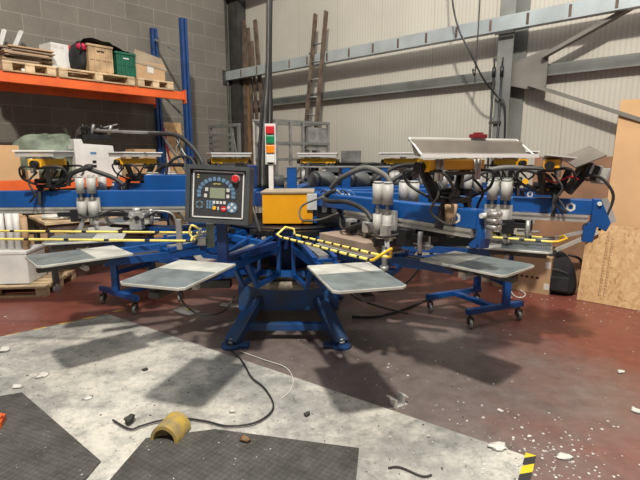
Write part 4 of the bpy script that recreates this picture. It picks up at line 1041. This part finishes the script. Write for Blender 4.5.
q = MB().tube([(0, 0, .006), (.05, .03, .008), (.16, .02, .006), (.2, .05, .006)], .005, 6)
single('twig', q, 'chipdk', 'thin dark stick on the concrete near the bottom centre', 'stick', onfloor(388, 470, .005), -28)
single('orange_part', MB().bx(-.1, .03, -.05, .05, 0, .04).cyl((0, 0, .04), (0, 0, .06), .03, 12), 'orange', 'orange plastic part on the left mat at the picture edge', 'plastic part', onfloor(-2, 427, .0125), 20, bevel=.004)
# fine debris, uncountable
rnd = random.Random(9)
def debris(name, n, gen, m_, label, zf, smin, smax):
    q = MB()
    for _ in range(n):
        x, y = gen(); s = rnd.uniform(smin, smax)*(1+(rnd.random() > .95)*.8); a = rnd.uniform(0, 6.28); z = zf(x, y); k = rnd.choice((3, 4, 5)); h = s*rnd.uniform(.08, .4)
        pl = [(x+s*rnd.uniform(.5, 1)*math.cos(a+6.28*i/k), y+s*rnd.uniform(.5, 1)*math.sin(a+6.28*i/k)) for i in range(k)]
        q.slab(pl, z, z+h)
    o = q.build(name, m_); tag(o, label, 'debris', None, 'stuff')
def inpoly(x, y, P_):
    c = False; j = len(P_)-1
    for i in range(len(P_)):
        if (P_[i][1] > y) != (P_[j][1] > y) and x < (P_[j][0]-P_[i][0])*(y-P_[i][1])/(P_[j][1]-P_[i][1])+P_[i][0]: c = not c
        j = i
    return c
def gA(): return (rnd.uniform(-3.2, 1.0), rnd.uniform(1.3, 4.2))
def gB():
    if rnd.random() < .45: p = onfloor(rnd.gauss(540, 45), rnd.gauss(455, 20)); return (p.x, p.y)
    if rnd.random() < .5: p = wallpt(rnd.uniform(5.6, 8.2), abs(rnd.gauss(.75, .2)), 0); return (p.x, p.y)
    return (rnd.uniform(.2, 3.4), rnd.uniform(1.6, 4.4))
zf = lambda x, y: .0045 if inpoly(x, y, CONC) else .0003
debris('white_debris', 420, gA, 'chip', 'tiny white plaster crumbs scattered over the concrete', lambda x, y: .013 if y < 2.35 else zf(x, y), .002, .008)
debris('dark_debris', 800, gA, 'chipdk', 'tiny black crumbs scattered over the concrete', lambda x, y: .013 if y < 2.35 else zf(x, y), .002, .007)
debris('floor_debris', 430, gB, 'chip', 'tiny white paint flakes scattered over the red floor at right', zf, .003, .012)

# ------------------------------------------------------------------ light
W = bpy.data.worlds.new('world'); SC.world = W; W.use_nodes = True
bg = W.node_tree.nodes['Background']; bg.inputs[0].default_value = (.9, .95, 1, 1); bg.inputs[1].default_value = .16
def area(name, loc, tgt, sx, sy, e, col=(1, 1, 1)):
    l = bpy.data.lights.new(name, 'AREA'); l.shape = 'RECTANGLE'; l.size = sx; l.size_y = sy; l.energy = e; l.color = col
    o = bpy.data.objects.new(name, l); COL.objects.link(o); o.location = loc
    o.rotation_euler = (Vector(tgt)-Vector(loc)).to_track_quat('-Z', 'Y').to_euler(); return o
l = bpy.data.lights.new('high_bay_lamp', 'POINT'); l.energy = 2700; l.shadow_soft_size = .22; l.color = (1, .94, .84)
lo = bpy.data.objects.new('high_bay_lamp', l); COL.objects.link(lo); lo.location = (-.3, -1.0, 8.0)
area('skylight', (-.6, 2.9, 6.2), (-.6, 2.9, 0), 3.4, 4.4, 165, (1, .98, .93))
area('skylight', (3.0, 4.6, 6.0), (2.2, 4.6, 0), 1.5, 2.5, 60, (1, .97, .92))
SC.view_settings.view_transform = 'Standard'; SC.view_settings.look = 'None'; SC.view_settings.gamma = 1; SC.view_settings.exposure = 0.28
